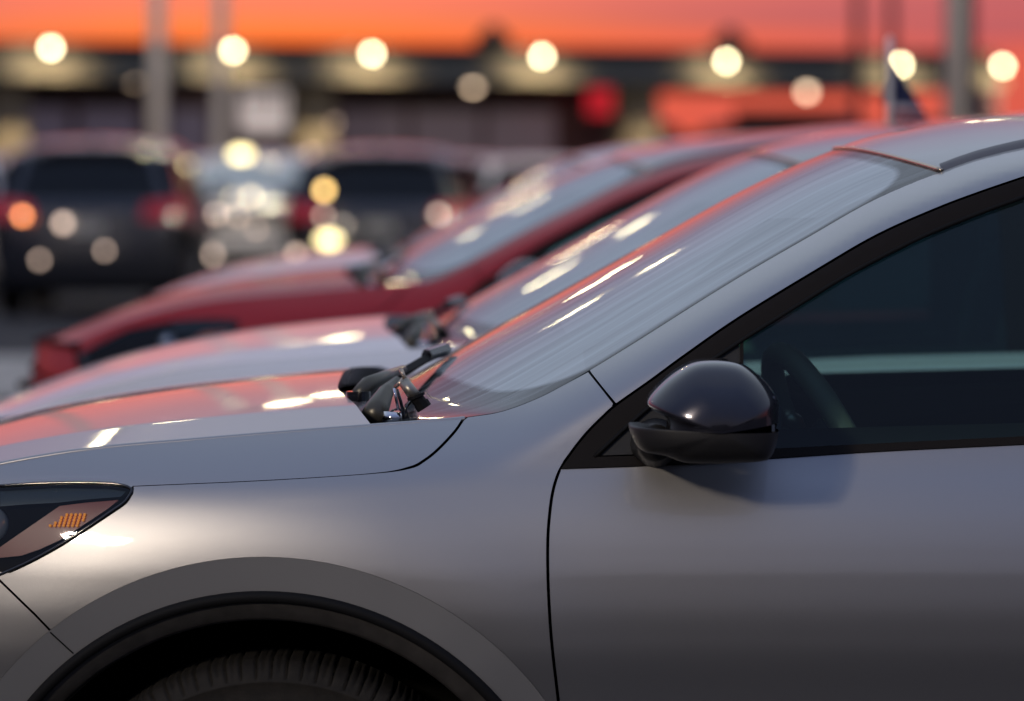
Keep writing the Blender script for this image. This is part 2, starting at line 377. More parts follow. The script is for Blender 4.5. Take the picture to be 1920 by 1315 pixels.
def grid(name, f, nu, nv, flip=False, u0=0., u1=1., v0=0., v1=1., uv=False):
    u, v = np.meshgrid(np.linspace(u0, u1, nu), np.linspace(v0, v1, nv), indexing='ij'); u = u.ravel(); v = v.ravel(); p = f(u, v); e = 1e-3
    du = f(np.clip(u+e, u0, u1), v)-f(np.clip(u-e, u0, u1), v); dv = f(u, np.clip(v+e, v0, v1))-f(u, np.clip(v-e, v0, v1))
    n = np.cross(du, dv); n /= np.linalg.norm(n, axis=1)[:, None]+1e-12
    if flip: n = -n
    Fc = [(i*nv+j, (i+1)*nv+j, (i+1)*nv+j+1, i*nv+j+1) for i in range(nu-1) for j in range(nv-1)]
    if flip: Fc = [f_[::-1] for f_ in Fc]
    return p, Fc, n, (np.stack([u, v], 1) if uv else None)
# hood
hoodC = pchip([-1.25, -1.15, -1.0, -.825, -.653, -.481, -.275, -.2], [.820, .862, .925, .981, 1.016, 1.040, 1.060, 1.064])
hx_r = pchip([0, .25, .6, 1.0], [-.202, -.235, -.268, -.272])
def front_x(Y, Z):
    Y = np.asarray(Y, float); Z = np.asarray(Z, float); hw = CY-S(np.full_like(Z, -1.0), np.minimum(Z, .86))
    q = np.clip(np.abs(Y-CY)/hw, 0, 1.0)
    return -1.0-.21*(1-q**2.8)+.55*np.maximum(0, Z-.68)**2+.35*np.maximum(0, .35-Z)**2
def hood_top(u, v):
    w = np.where(v > 1, 2-v, v); xf = front_x(.2+w*(CY-.2), np.full_like(w, .86))*0+(-1.0-.17*(1-(1-w)**2.8)); xr = hx_r(w); X = xf+(xr-xf)*u
    ye = eY(X); yy = ye+w*(CY-ye); zl = eZ(X); zc = hoodC(X)
    g = np.where(w < .2, 2.55*w, .51+.49*(1-(1-np.clip((w-.2)/.8, 0, 1))**1.7))
    z = zl+(zc-zl)*g
    return np.stack([X, np.where(v > 1, 2*CY-yy, yy), z], -1)
# roof
roofC = pchip([.526, .573, .62, .722, .825, 1.0, 1.3, 1.7, 2.2, 2.6, 2.95], [1.4195, 1.437, 1.448, 1.468, 1.479, 1.499, 1.522, 1.534, 1.522, 1.490, 1.44])
def roof(u, v):
    w = np.where(v > 1, 2-v, v); h = wind(np.ones_like(w), w); xr = 2.86+.09*(1-(1-w)**2); X0 = h[..., 0]; X = X0+(xr-X0)*u**1.3
    ye = eY(X)+.020; yy = ye+w*(CY-ye); zl = eZ(X)+.010; zc = roofC(X); g = 1-(1-w)**2.3
    z = zl+(zc-zl)*g; k = np.clip(1-u*6, 0, 1)**2; z = z*(1-k)+(z+(h[..., 2]+.003-z)*1.0)*k*1.0 if False else z
    return np.stack([X, np.where(v > 1, 2*CY-yy, yy), z], -1)
# rear
rearX = pchip([.15, .30, .55, .80, .95, 1.03, 1.2, 1.35, 1.45, 1.5], [3.08, 3.16, 3.20, 3.19, 3.17, 3.12, 3.04, 2.96, 2.90, 2.86])
def rear(off=0.0):
    def f(Y, Z):
        Y = np.asarray(Y, float); Z = np.asarray(Z, float); xs = rearX(Z)-.13; hw = CY-S(xs, Z); q = np.clip(np.abs(Y-CY)/hw, 0, 1.1)
        return np.stack([rearX(Z)-.13*q**3.2+off, Y, Z], 1)
    return f
def front(off=0.0):
    return lambda Y, Z: np.stack([front_x(Y, Z)+off, np.asarray(Y, float), np.asarray(Z, float)], 1)

ROOT = np.array([1.0, CY, 0.0])                                     # the car's origin on the ground under its middle
car_parts = []                                                      # (name, mesh, role, [children])
def V_mirror(V, Fl, NL):
    V2 = V.copy(); V2[:, 1] = 2*CY-V2[:, 1]; N2 = None if NL is None else NL*np.array([1, -1, 1]); return V2, [f[::-1] for f in Fl], N2
def part(name, V, Fl, NL, role, uv=None, both=False, kids=None, smooth=True):
    V = np.asarray(V, float); made = []
    for sgn in ((0, 1) if both else (0,)):
        v, f, n = (V, Fl, NL) if sgn == 0 else V_mirror(V, Fl, NL)
        me = mesh(name, v-ROOT, f, n, uv, smooth); rec = dict(name=name, me=me, role=role, kids=[]); car_parts.append(rec); made.append(rec)
    return made
def side_part(name, poly, role, off=0.0, step=.016, flange=.012, holes=(), both=True):
    V, Fl, NL = fill(name, poly, side(off), step, flange, holes, flip=False)
    if NL[0][1] > 0: NL = NL*np.array([-1, -1, -1]); Fl = [f[::-1] for f in Fl]
    return part(name, V, Fl, NL, role, both=both)
def kid(recs, name, mb, role, both=True, smooth=False):
    V = np.array([tuple(v) for v in mb.V], float)
    for i, rec in enumerate(recs):
        v, f, _ = (V, mb.F, None) if i == 0 else V_mirror(V, mb.F, None)
        rec['kids'].append(dict(name=name, me=mesh(name, v-ROOT, f, smooth=smooth), role=role))
def mb_part(name, mb, role, both=False, smooth=False):
    return part(name, np.array([tuple(v) for v in mb.V], float), mb.F, None, role, both=both, smooth=smooth)

# --- flank panels, traced along the photo's shut lines
gapw = 3
wheel_c = (-.350, .352); RO = .487
hood_shut = [(868, 787), (852, 810), (822, 842), (796, 863), (768, 877), (700, 888), (500, 901), (250, 912)]
wedge = [(877, 783), (930, 775), (975, 761), (1020, 742), (1060, 721), (1103, 698)]
trim_out = [(1062, 860), (1082, 833), (1103, 808), (1129, 782), (1155, 759), (1220, 713), (1284, 666), (1388, 594), (1537, 503), (1646, 440), (1756, 391), (1838, 360), (1920, 332)]
trim_in = [(1114, 857), (1207, 772), (1300, 700), (1388, 640), (1455, 598), (1592, 514), (1729, 444), (1838, 399), (1920, 369)]
lamp_top = [(246, 917), (234, 911), (201, 906.5), (134, 905), (67, 907), (0, 911)]
lamp_bot = [(247, 922), (234, 941), (209, 959), (167, 987), (117, 1019), (67, 1047), (25, 1067), (-25, 1088)]
door_gap_px = [(1060, 863), (1046, 890), (1036, 925), (1030, 970), (1027, 1020), (1028, 1100), (1034, 1200), (1047, 1315)]
def sh(pts, dx, dy): return [(x+dx, y+dy) for x, y in pts]
gap_f = onS(catmull(sh(door_gap_px, -3, 0), 6))+[(.083, .50), (.095, .36), (.098, .30)]
gap_d = onS(catmull(sh(door_gap_px, 3, 0), 6))+[(.090, .50), (.102, .36), (.106, .30)]
trim_gap = onS(catmull(sh(trim_out, -1.5, -1.5), 6))
# fender
split = next(i for i, p in enumerate(trim_gap) if p[0] > onS([(1151, 762)])[0][0])
fender = onS(catmull(wedge, 5))+onS([(1104, 700), (1128, 730), (1149, 757)])+trim_gap[:split][::-1]+gap_f+[(.098, .27)]
def cross_r(p, q):                                                    # where a shut line runs into the arch circle
    a, b = np.array(onS([p])[0]), np.array(onS([q])[0])
    for t in np.linspace(0, 1, 400):
        c = a+(b-a)*t
        if math.hypot(c[0]+.350, c[1]-.352) <= RO: return tuple(c)
cF = cross_r((66, 1150), (133, 1219)); cB = cross_r((64, 1154), (131, 1223))
a0 = math.degrees(math.asin((.27-.352)/RO)); aL = math.degrees(math.atan2(cF[1]-.352, cF[0]+.350))
fender += arc(RO, a0, aL, 60)+onS([(66, 1150), (0, 1086), (-22, 1070)])+onS(catmull(sh(lamp_bot, 3, 4), 5))[::-1][4:]+onS([(251, 917)])
fender += onS(catmull([(x+(2 if x > 760 else .6), y+(2 if x > 760 else .7)) for x, y in hood_shut], 6))[::-1]
fd = side_part('fender', fender, 'paint', step=.014)
# hood with its skirt
lip = [(float(x), float(eZ(x))) for x in np.linspace(-1.0, P(874, 784, .15)[0], 70)]
skirt = lip+onS(catmull([(x-(1.5 if x > 760 else .5), y-(2 if x > 760 else .7)) for x, y in hood_shut], 6))+onS(catmull(sh(lamp_top, 0, -3), 4))+[(-.86, .915), (-.94, .88), (-1.0, .85)]
Vs, Fs, Ns = fill('hood', skirt, side(), .014, .012)
if Ns[0][1] > 0: Ns = -Ns; Fs = [f[::-1] for f in Fs]
Vm, Fm, Nm = V_mirror(Vs, Fs, Ns)
Vt, Ft, Nt, _ = grid('hood', hood_top, 90, 121, u0=0, u1=1, v0=0, v1=2)
if Nt[len(Nt)//2][2] < 0: Nt = -Nt; Ft = [f[::-1] for f in Ft]
bead = MB(); xs = np.linspace(-1.0, P(872, 784, .15)[0], 60)
for mir in (0, 1):
    bead.tube([(x, (eY(x)+.0015 if not mir else 2*CY-eY(x)-.0015), eZ(x)-.0025) for x in xs], .0042, 10)
bead.F = [f for f in bead.F if len(f) == 4]; Vb = np.array([tuple(v) for v in bead.V]); Nb = []
for i in range(0, len(Vb), 10):
    c = Vb[i:i+10].mean(0); Nb += [(v-c)/np.linalg.norm(v-c) for v in Vb[i:i+10]]
f0 = bead.F[5]
if np.cross(Vb[f0[1]]-Vb[f0[0]], Vb[f0[2]]-Vb[f0[0]])@Nb[f0[0]] < 0: bead.F = [f[::-1] for f in bead.F]
trail = [hood_top(np.array([1.0]), np.array([v]))[0] for v in np.linspace(0, 2, 80)]; flV = []; flF = []; flN = []
for i, p in enumerate(trail): flV += [p, p+np.array([-.012, 0, -.03])]; flN += [(1, 0, -.2)]*2
flF = [(2*i, 2*i+1, 2*i+3, 2*i+2) for i in range(79)]
AV = []; AF = []; AN = []
for v, f, n in ((Vs, Fs, Ns), (Vm, Fm, Nm), (Vt, Ft, Nt), (Vb, bead.F, np.array(Nb)), (np.array(flV), flF, np.array(flN))):
    k = len(AV); AV += list(v); AF += [tuple(i+k for i in q) for q in f]; AN += list(n)
hood = part('hood', np.array(AV), AF, np.array(AN), 'paint')
# front door below the belt
belt_bot = [(1052, 880.5), (1233, 874), (1452, 861), (1652, 848), (1920, 835)]
belt_top = [(1067, 859), (1228, 854), (1452, 842), (1652, 832), (1920, 819)]
bb = onS(catmull(belt_bot, 6)); bt = onS(catmull(belt_top, 6))
slope = (bb[-1][1]-bb[0][1])/(bb[-1][0]-bb[0][0])
def beltz(X, top=False): z0 = bb[-1] if not top else bt[-1]; return z0[1]+(X-z0[0])*.026
gi = next(i for i, p in enumerate(gap_d) if p[1] < bb[0][1]-.001)
X1 = 1.04
door = [p for p in bb]+[(X1, beltz(X1)), (X1+.02, .75), (X1+.01, .50), (X1, .30), (.106, .30)]+gap_d[gi:-1][::-1]
fdoor = side_part('front_door', door, 'paint', step=.014)
rdoor_poly = [(X1+.006, beltz(X1)), (1.5, beltz(1.5)), (2.02, beltz(2.02)), (2.10, .93), (2.08, .84)]+arc(RO+.006, 90, 168, 20, (2.37, .352))[7:]+[(1.89, .30), (X1+.006, .30), (X1+.016, .50), (X1+.026, .75)]
rdoor = side_part('rear_door', rdoor_poly, 'paint', step=.03)
rb = [(float(rearX(z))-.13, z) for z in np.linspace(.28, 1.36, 24)]
quarter = [(2.026, beltz(2.026)), (2.40, beltz(2.4)), (2.60, 1.10), (2.72, 1.22), (2.76, 1.33), (2.80, 1.395)]+rb[::-1]+[(2.86, .28)]+arc(RO, -8, 90, 30, (2.37, .352))+arc(RO, 90, 122, 8, (2.37, .352))[1:]+[(2.105, .84), (2.106, .93)]
side_part('quarter_panel', quarter, 'paint', step=.03)
side_part('sill', [(.108, .294), (1.885, .294), (1.86, .20), (.12, .20)], 'black', off=-.004, step=.05)
# pillar + roof rail
pil_top = [(1106, 695), (1181, 649), (1320, 561), (1400, 512), (1509, 449), (1646, 372), (1764, 323), (1827, 300), (1920, 277)]
pt = onS(pil_top); pt = [(p[0], float(eZ(p[0]))) for p in pt]; pt = [tuple(q) for q in catmull(pt, 5)]
pt = [(x, float(eZ(x))-.0005) for x, z in pt]
rail_x = np.linspace(pt[-1][0]+.03, 2.82, 40)
frame_top = pchip([.75, 1.0, 1.4, 2.0, 2.4, 2.7], [float(onS([(1920, 332)])[0][1]), 1.412, 1.440, 1.436, 1.405, 1.35])
rx = np.linspace(2.70, .80, 40)
rail = pt+[(float(x), float(eZ(x))-.0005) for x in rail_x]+[(2.80, 1.395), (2.76, 1.37)]+[(float(x), float(frame_top(x))) for x in rx]+[p for p in trim_gap if p[0] > onS([(1156, 757)])[0][0]][::-1]+onS([(1155, 756), (1131, 727), (1108, 698)])
side_part('roof_side_panel', rail, 'paint', step=.012)
# belt moulding and window surround
mould = onS(sh(catmull(belt_top, 6), 0, -1))+[(2.38, beltz(2.38, True))]+[(2.36, beltz(2.36)+.002)]+onS(sh(catmull(belt_bot, 6), 0, -2))[::-1]
side_part('belt_moulding', mould, 'trim', off=-.003, step=.014)
inn = onS(catmull(trim_in, 5)); inn_r = pchip([inn[-1][0], 1.0, 1.4, 2.0, 2.35], [inn[-1][1], 1.385, 1.410, 1.405, 1.375])
sur = onS(catmull(sh(trim_out, 2.5, 1.5), 6))+[(float(x), float(frame_top(x))-.003) for x in np.linspace(.80, 2.70, 40)]+[(2.66, 1.28), (2.52, 1.16), (2.36, beltz(2.36, True)+.001)]+[(2.20, beltz(2.20, True)+.001)]
sur += [(2.36, 1.15), (2.50, 1.26), (2.55, 1.34)]+[(float(x), float(inn_r(x))) for x in np.linspace(2.34, .80, 40)]+inn[::-1]+onS([(1080, 858)])
side_part('window_surround', sur, 'trim', off=-.001, step=.014)
# thin raised seal inside the surround
seal = MB(); seal.tube([tuple(side(-.002)(np.array([p[0]]), np.array([p[1]]))[0]) for p in inn], .003, 8)
mb_part('window_seal', seal, 'rubber', both=True, smooth=True)
# sail panel behind the mirror
sail = onS([(1118, 855), (1209, 774), (1300, 703), (1386, 644), (1388, 660), (1388, 845)])
side_part('sail_panel', sail, 'black', off=.004, step=.02)
side_part('quarter_light_bar', onS([(1388, 642), (1394, 638), (1394, 845), (1388, 845)]), 'trim', off=-.001, step=.02)
# side windows
g1 = onS([(1394, 641), (1455, 602), (1592, 518), (1729, 448), (1838, 403), (1920, 373)])+[(.95, 1.368), (1.0, 1.37)]+[(1.02, beltz(1.02, True)-.01)]+onS([(1652, 838), (1394, 852)])
side_part('side_window', g1, 'sideglass', off=.008, step=.03, flange=.003)
side_part('side_window', [(1.13, beltz(1.13, True)-.01), (1.12, float(inn_r(1.12))+.01), (1.5, float(inn_r(1.5))+.01), (1.92, float(inn_r(1.92))+.01), (1.95, beltz(1.95, True)-.01)], 'tint', off=.008, step=.05, flange=.003)
side_part('quarter_window', [(2.0, beltz(2.0, True)-.01), (1.98, float(inn_r(1.98))+.01), (2.34, float(inn_r(2.34))+.01), (2.55, 1.34), (2.50, 1.26), (2.36, 1.15), (2.20, beltz(2.2, True)-.01)], 'tint', off=.008, step=.05, flange=.003)
side_part('door_pillar', [(1.0, beltz(1.0, True)), (.99, float(inn_r(1.0))), (1.12, float(inn_r(1.12))), (1.13, beltz(1.13, True))], 'trim', off=.002, step=.03)
side_part('door_pillar', [(1.95, beltz(1.95, True)), (1.92, float(inn_r(1.92))), (1.98, float(inn_r(1.98))), (2.0, beltz(2.0, True))], 'trim', off=.002, step=.03)
# wheel-arch mouldings
for cx in (-.350, 2.37):
    c = (cx, .352); ring = arc(RO+.002, -14, 194, 80, c)+arc(.4405, 194, -14, 80, c)
    def f_ring(X, Z, c=c):
        r = np.hypot(X-c[0], Z-c[1]); a = (X-c[0])/r; b = (Z-c[1])/r
        return np.stack([X, S(c[0]+a*RO, c[1]+b*RO)-.0015+(RO-r)*.13, Z], 1)
    V, Fl, NL = fill('wheel_arch_moulding', ring, f_ring, .014, .012)
    if NL[0][1] > 0: NL = -NL; Fl = [f[::-1] for f in Fl]
    am = part('wheel_arch_moulding', V, Fl, NL, 'clad', both=True)
    lipb = MB(); q = arc(.4325, -14, 194, 80, c); lipb.tube([tuple(f_ring(np.array([x]), np.array([z]))[0]+np.array([0, -.002, 0])) for x, z in q], .0085, 10, cap=True)
    kid(am, 'edge_bead', lipb, 'rubber', smooth=True)
    if cx < 0:
        sm_ = MB(); sm_.tube([tuple(f_ring(np.array([p[0]]), np.array([p[1]]))[0]+np.array([0, -.0002, 0])) for p in [(cB[0]+(e_[0]-cB[0])*t, cB[1]+(e_[1]-cB[1])*t) for e_ in onS([(137, 1226)]) for t in (0, .5, 1)]], .0012, 6); kid(am, 'seam', sm_, 'rubber')
    # inner liner: from the bead inwards, then the cavity drum
    MBl = MB(); n = 80; prof = [(.4255, .006), (.402, .020), (.397, .030), (.396, .06)]
    Vv = []; ff = []
    for a in np.linspace(-16, 196, n+1):
        ca, sa = math.cos(R(a)), math.sin(R(a)); y0 = float(S(c[0]+ca*RO, c[1]+sa*RO))
        for r_, dy in prof: Vv.append((c[0]+r_*ca, y0+dy, c[1]+r_*sa))
    k = len(prof)
    for i in range(n):
        for j in range(k-1): ff.append((i*k+j, i*k+j+1, (i+1)*k+j+1, (i+1)*k+j))
    MBl.add(Vv, ff); mb_part('wheel_liner', MBl, 'liner', both=True, smooth=True)
    MBc = MB(); Vv = []; ff = []
    for a in np.linspace(-30, 210, 41):
        ca, sa = math.cos(R(a)), math.sin(R(a))
        Vv += [(c[0]+.398*ca, .055, c[1]+.398*sa), (c[0]+.40*ca, .36, c[1]+.40*sa)]
    ff = [(2*i, 2*i+1, 2*i+3, 2*i+2) for i in range(40)]; ff.append(tuple(range(1, 82, 2)))
    MBc.add(Vv, ff); mb_part('wheel_well', MBc, 'cavity', both=True)
# wheels
def tyre():
    m = MB(); n = 768; prof = [(.245, .235), (.30, .256), (.335, .25), (.347, .235), (.350, .20), (.350, .10), (.347, .062), (.339, .052), (.330, .046), (.322, .0445), (.3195, .0425), (.3165, .0425), (.313, .0455), (.295, .0445), (.27, .047), (.245, .058)]
    V = []; Fc = []; k = len(prof)
    for i in range(n):
        a = 2*math.pi*i/n; seg = i % 8; ph = (i//8) % 3
        for j, (r_, y) in enumerate(prof):
            dr = 0; dy = 0
            if j in (3, 4, 5, 6, 7, 8) and seg in (0,): dr = -.008; dy = .007 if j > 5 else 0
            if j in (5, 6, 7) and seg in (4,) and ph != 1: dr = -.003; dy = .002
            V.append((-.342+(r_+dr)*math.cos(a), y+dy+.004, .342+(r_+dr)*math.sin(a)))
    for i in range(n):
        for j in range(k-1): Fc.append((i*k+j, i*k+j+1, ((i+1) % n)*k+j+1, ((i+1) % n)*k+j))
    return m.add(V, Fc)
def rim():
    m = MB(); n = 96; prof = [(.245, .225), (.225, .22), (.225, .075), (.240, .060), (.247, .052), (.243, .050), (.232, .056)]
    V = []; Fc = []; k = len(prof)
    for i in range(n):
        a = 2*math.pi*i/n; V += [(-.342+r_*math.cos(a), y, .35+r_*math.sin(a)) for r_, y in prof]
    for i in range(n):
        for j in range(k-1): Fc.append((i*k+j, i*k+j+1, ((i+1) % n)*k+j+1, ((i+1) % n)*k+j))
    m.add(V, Fc)
    for s in range(10):
        a = 2*math.pi*s/10; m.box((-.342+.04, .065, .35-.016), (-.342+.232, .095, .35+.016), Matrix.Rotation(a, 3, 'Y'), (-.342, .08, .35))
    m.tube([(-.342, .06, .35), (-.342, .12, .35)], .062, 24); return m
ty = tyre(); rm = rim()
for dx in (0, 2.712):
    V = np.array([tuple(v) for v in ty.V]); V[:, 0] += dx; w = part('wheel', V, ty.F, None, 'rubber', both=True)
    for i, rec in enumerate(w): rec['name'] = 'wheel'
    Vr = np.array([tuple(v) for v in rm.V]); Vr[:, 0] += dx; m2 = MB(); m2.V = [tuple(v) for v in Vr]; m2.F = rm.F; kid(w, 'rim', m2, 'alloy')
# bumpers
fb = onS([(-26, 1074), (0, 1092), (64, 1154)])+[cB]; aL2 = math.degrees(math.atan2(fb[-1][1]-.352, fb[-1][0]+.350))
bump = fb+arc(RO, aL2, 188, 20)[1:]+[(-.80, .22), (-1.0, .24), (-1.0, .775), (-.9, .80)]
side_part('front_bumper', bump, 'paint', step=.02)
V, Fl, NL = fill('front_bumper', [(.10, .24), (2*CY-.10, .24), (2*CY-.11, .775), (1.25, .80), (.59, .80), (.11, .775)], front(), .04, .01)
if NL[0][0] > 0: NL = -NL; Fl = [f[::-1] for f in Fl]
fbp = part('front_bumper', V, Fl, NL, 'paint')
g = MB()
for i in range(7):
    z = .56+i*.032; g.box((float(front_x(CY, z))-.010, .48, z), (float(front_x(CY, z))+.03, 2*CY-.48, z+.018))
g.box((float(front_x(CY, .3))-.008, .5, .28), (float(front_x(CY, .3))+.03, 2*CY-.5, .42)); kid(fbp, 'grille', g, 'black')
# nose cover panel between bumper and hood
V, Fl, NL = fill('nose_panel', [(.11, .778), (.59, .803), (1.25, .803), (2*CY-.11, .778), (2*CY-.20, .862), (1.25, .862), (.59, .862), (.20, .862)], front(.004), .04, .01)
if NL[0][0] > 0: NL = -NL; Fl = [f[::-1] for f in Fl]
part('nose_panel', V, Fl, NL, 'black')
# headlamp: housing, amber reflective facets given a painted-in glow, projector, clear lens, black gasket
lt = onS(catmull(lamp_top, 6)); lb = onS(catmull(lamp_bot, 6))
lens = lt+[(-.86, .912), (-.94, .877), (-1.0, .847), (-1.0, .785), (-.9, .805)]+lb[::-1]
hl = side_part('headlamp', lens, 'lampin', off=.045, step=.02)
def on_depth(pts, off):
    out = []
    for x, y in pts:
        Y = .05
        for _ in range(12): p = P(x, y, Y); Y = .5*Y+.5*(float(S(p[0], p[2]))+off)
        out.append((p[0], p[2]))
    return out
def kid_surface(recs, name, poly, off, role, step=.02, flange=.004):
    V, Fl, NL = fill(name, poly, side(off), step, flange)
    if NL[0][1] > 0: NL = -NL; Fl = [f[::-1] for f in Fl]
    for i, rec in enumerate(recs):
        v, f, n = (V, Fl, NL) if i == 0 else V_mirror(V, Fl, NL)
        rec['kids'].append(dict(name=name, me=mesh(name, v-ROOT, f, n), role=role))
amb = on_depth([(112, 949), (160, 943), (222, 938), (201, 955), (160, 982), (112, 1013), (75, 1030), (40, 1042), (0, 1046), (-20, 1040)], .022)
kid_surface(hl, 'reflector', amb, .022, 'amber')
kid_surface(hl, 'inner_bezel', on_depth([(0, 922), (100, 916), (200, 917), (236, 922), (226, 932), (160, 937), (108, 943), (50, 946), (0, 950)], .012), .014, 'lampbezel')
dm = MB()
for i in range(8):
    for j in range(5):
        x = 94+i*8.4+(j*1.5); y = 986-j*5.2
        if (i < 2 and j > i+0) or (i > 6 and j < 2) or (i == 2 and j > 3): continue
        p = on_depth([(x, y)], .018)[0]; yy = float(S(*p))+.019; dm.sphere((p[0], yy, p[1]), .0022, 8, 6)
kid(hl, 'facet_row', dm, 'dot', smooth=True)
pm = MB(); pp = on_depth([(-18, 985)], .02)[0]; pm.sphere((pp[0], float(S(*pp))+.03, pp[1]), .026, 20, 12, (1, .5, 1)); kid(hl, 'projector', pm, 'bulb', smooth=True)
kid_surface(hl, 'lens', lens, .001, 'lens', .02, .01)
gk = MB(); gp = lb+[]; gk.tube([tuple(side(.0)(np.array([p[0]]), np.array([p[1]]))[0]) for p in (lt[::-1]+lb)], .0022, 8); kid(hl, 'gasket', gk, 'gloss', smooth=True)
# windscreen, roof, header trim
V, Fl, NL, uv = grid('windscreen', wind, 76, 121, u0=-.09, u1=1, v0=0, v1=2, uv=True)
if NL[len(NL)//2][2] < 0: NL = -NL; Fl = [f[::-1] for f in Fl]
ws = part('windscreen', V, Fl, NL, 'wind', uv=uv)
hm = MB(); hm.tube([tuple(wind(np.array([1.0]), np.array([v]))[0]+np.array([.001, 0, .002])) for v in np.linspace(.0, 2, 90)], .0034, 8); kid(ws, 'header_trim', hm, 'tan', smooth=True)
def roof2(u, v):
    p = roof(u, v); h = wind(np.ones_like(v), v); z0 = roof(np.zeros_like(u), v)[..., 2]; dz = h[..., 2]+.002-z0; p[..., 2] += dz*np.exp(-(u/.06)**1.0); return p
V, Fl, NL, _ = grid('roof', roof2, 110, 91, u0=0, u1=1, v0=0, v1=2)
if NL[len(NL)//2][2] < 0: NL = -NL; Fl = [f[::-1] for f in Fl]
part('roof', V, Fl, NL, 'paint')
dv = []; df = []; dxs = np.linspace(float(Sc(1.0)[0]), 2.85, 80)
for x in dxs: dv += [(x, float(eY(x)), float(eZ(x))-.001), (x, float(eY(x))+.006, float(eZ(x))+.006), (x, float(eY(x))+.024, float(eZ(x))+.0115)]
for i in range(79):
    for j in range(2): df.append((i*3+j, (i+1)*3+j, (i+1)*3+j+1, i*3+j+1))
m = MB(); m.add(dv, df); mb_part('roof_ditch_moulding', m, 'ditch', both=True, smooth=True)
am = MB(); am.tube([(2.45, CY, 1.50), (2.56, CY, 1.55), (2.66, CY, 1.565)], [.03, .016, .006], 10); mb_part('aerial', am, 'gloss', smooth=True)
# rear end
tw = [(.44, 1.08), (.40, 1.06), (1.44, 1.06), (1.40, 1.08)]
glass_poly = [(.25, 1.00), (1.59, 1.00), (1.47, 1.385), (.37, 1.385)]
gate = [(.16, .62), (1.68, .62), (1.74, .96), (1.66, 1.05), (1.53, 1.435), (.31, 1.435), (.18, 1.05), (.10, .96)]
def rear_part(name, poly, role, off=0.0, step=.04, holes=(), flange=.01):
    V, Fl, NL = fill(name, poly, rear(off), step, flange, holes)
    if NL[0][0] < 0: NL = -NL; Fl = [f[::-1] for f in Fl]
    return part(name, V, Fl, NL, role)
tg = rear_part('tailgate', gate, 'paint', holes=[glass_poly])
rear_part('rear_window', glass_poly, 'tint', off=-.004)
rear_part('rear_bumper', [(.10, .28), (1.74, .28), (1.80, .615), (.04, .615)], 'rearpaint')
for s in (0, 1):
    pl = [(.02, .84), (.44, .84), (.40, .98), (.04, 1.02)]; pl = pl if not s else [(2*CY-a, b) for a, b in pl]
    rear_part('tail_lamp', pl, 'tail', off=.006)
pl = MB(); pl.box((3.198, .77, .72), (3.205, 1.07, .84)); kid(tg, 'number_plate', pl, 'plate')
hn = MB(); hn.box((3.19, .5, .86), (3.21, 1.34, .885)); kid(tg, 'chrome_strip', hn, 'chrome')
sp_ = MB(); sp_.box((2.86, .40, 1.44), (3.02, 1.44, 1.462)); mb_part('spoiler', sp_, 'paint')
# door handles
hh = MB(); hh.tube([(.84, .015, .90), (.86, -.018, .905), (1.0, -.018, .91), (1.02, .018, .912)], .010, 10); kid(fdoor, 'handle', hh, 'paint', smooth=True)
hh = MB(); hh.tube([(1.80, .015, .915), (1.82, -.018, .92), (1.96, -.018, .925), (1.98, .018, .927)], .010, 10); kid(rdoor, 'handle', hh, 'paint', smooth=True)
# --- dark inner shell behind the shut lines (keeps gaps black), floor
def shell_poly():
    top = [(float(x), float(eZ(x))-.012) for x in np.linspace(-.98, .02, 40)]
    return top+onS([(1040, 800), (1070, 870)])+[(1.0, beltz(1.0)-.02), (2.4, beltz(2.4)-.02), (2.9, 1.0), (3.0, .6), (2.9, .24)]+arc(.42, -10, 190, 40, (2.37, .352))+[(1.8, .22), (.1, .22)]+arc(.42, -10, 190, 40)+[(-.98, .24)]
side_part('inner_shell', shell_poly(), 'cavity', off=.034, step=.03, flange=0)
m = MB(); m.box((-1.0, .3, .20), (3.0, 1.54, .24)); m.box((-.98, .42, .24), (-.22, 1.42, .84)); m.box((-.2, .30, .9), (-.16, 1.54, .985)); mb_part('floor_pan', m, 'cavity')
# --- cowl and wipers
cw = MB(); cv = []; cf = []
for i, v in enumerate(np.linspace(0.03, 1.97, 60)):
    a = hood_top(np.array([1.0]), np.array([v]))[0]; b = wind(np.array([-.085]), np.array([v]))[0]
    cv += [(a[0]-.03, a[1], a[2]-.045), (a[0]+.02, a[1], a[2]-.040), (b[0]+.01, b[1], b[2]-.010)]
for i in range(59):
    for j in range(2): cf.append((i*3+j, (i+1)*3+j, (i+1)*3+j+1, i*3+j+1))
cw.add(cv, cf); cowl = mb_part('cowl', cw, 'black', smooth=True)
def Q(x, y, Y): return tuple(P(x, y, Y))
wp = MB(); wp.tube([Q(668, 744, .42), Q(690, 722, .44), Q(722, 706, .50), Q(756, 692, .62)], [.011, .013, .009, .006], 12)
wip = mb_part('wiper', wp, 'wiper', smooth=True)
wb = MB(); wb.tube([Q(742, 704, .62), Q(770, 690, .70), Q(800, 672, .80), Q(828, 661, .88)], [.007, .008, .008, .007], 4); kid(wip, 'blade', wb, 'rubber')
wb = MB(); wb.tube([Q(800, 666, .80), Q(836, 655, .86)], [.010, .011], 6); kid(wip, 'blade_end', wb, 'gloss')
wb = MB(); wb.tube([Q(672, 752, .40), Q(672, 734, .40)], .018, 20); kid(wip, 'pivot_cap', wb, 'gloss', smooth=False)
wb = MB(); wb.tube([Q(690, 765, .30), Q(715, 742, .32), Q(738, 727, .34), Q(757, 711, .36)], [.005, .005, .004, .004], 8); kid(wip, 'spring', wb, 'metal', smooth=True)
wb = MB(); wb.tube([Q(700, 790, .27), Q(708, 766, .29), Q(724, 735, .33), Q(745, 712, .36)], [.022, .018, .012, .006], 10); kid(wip, 'arm_shoulder', wb, 'wiper', smooth=True)
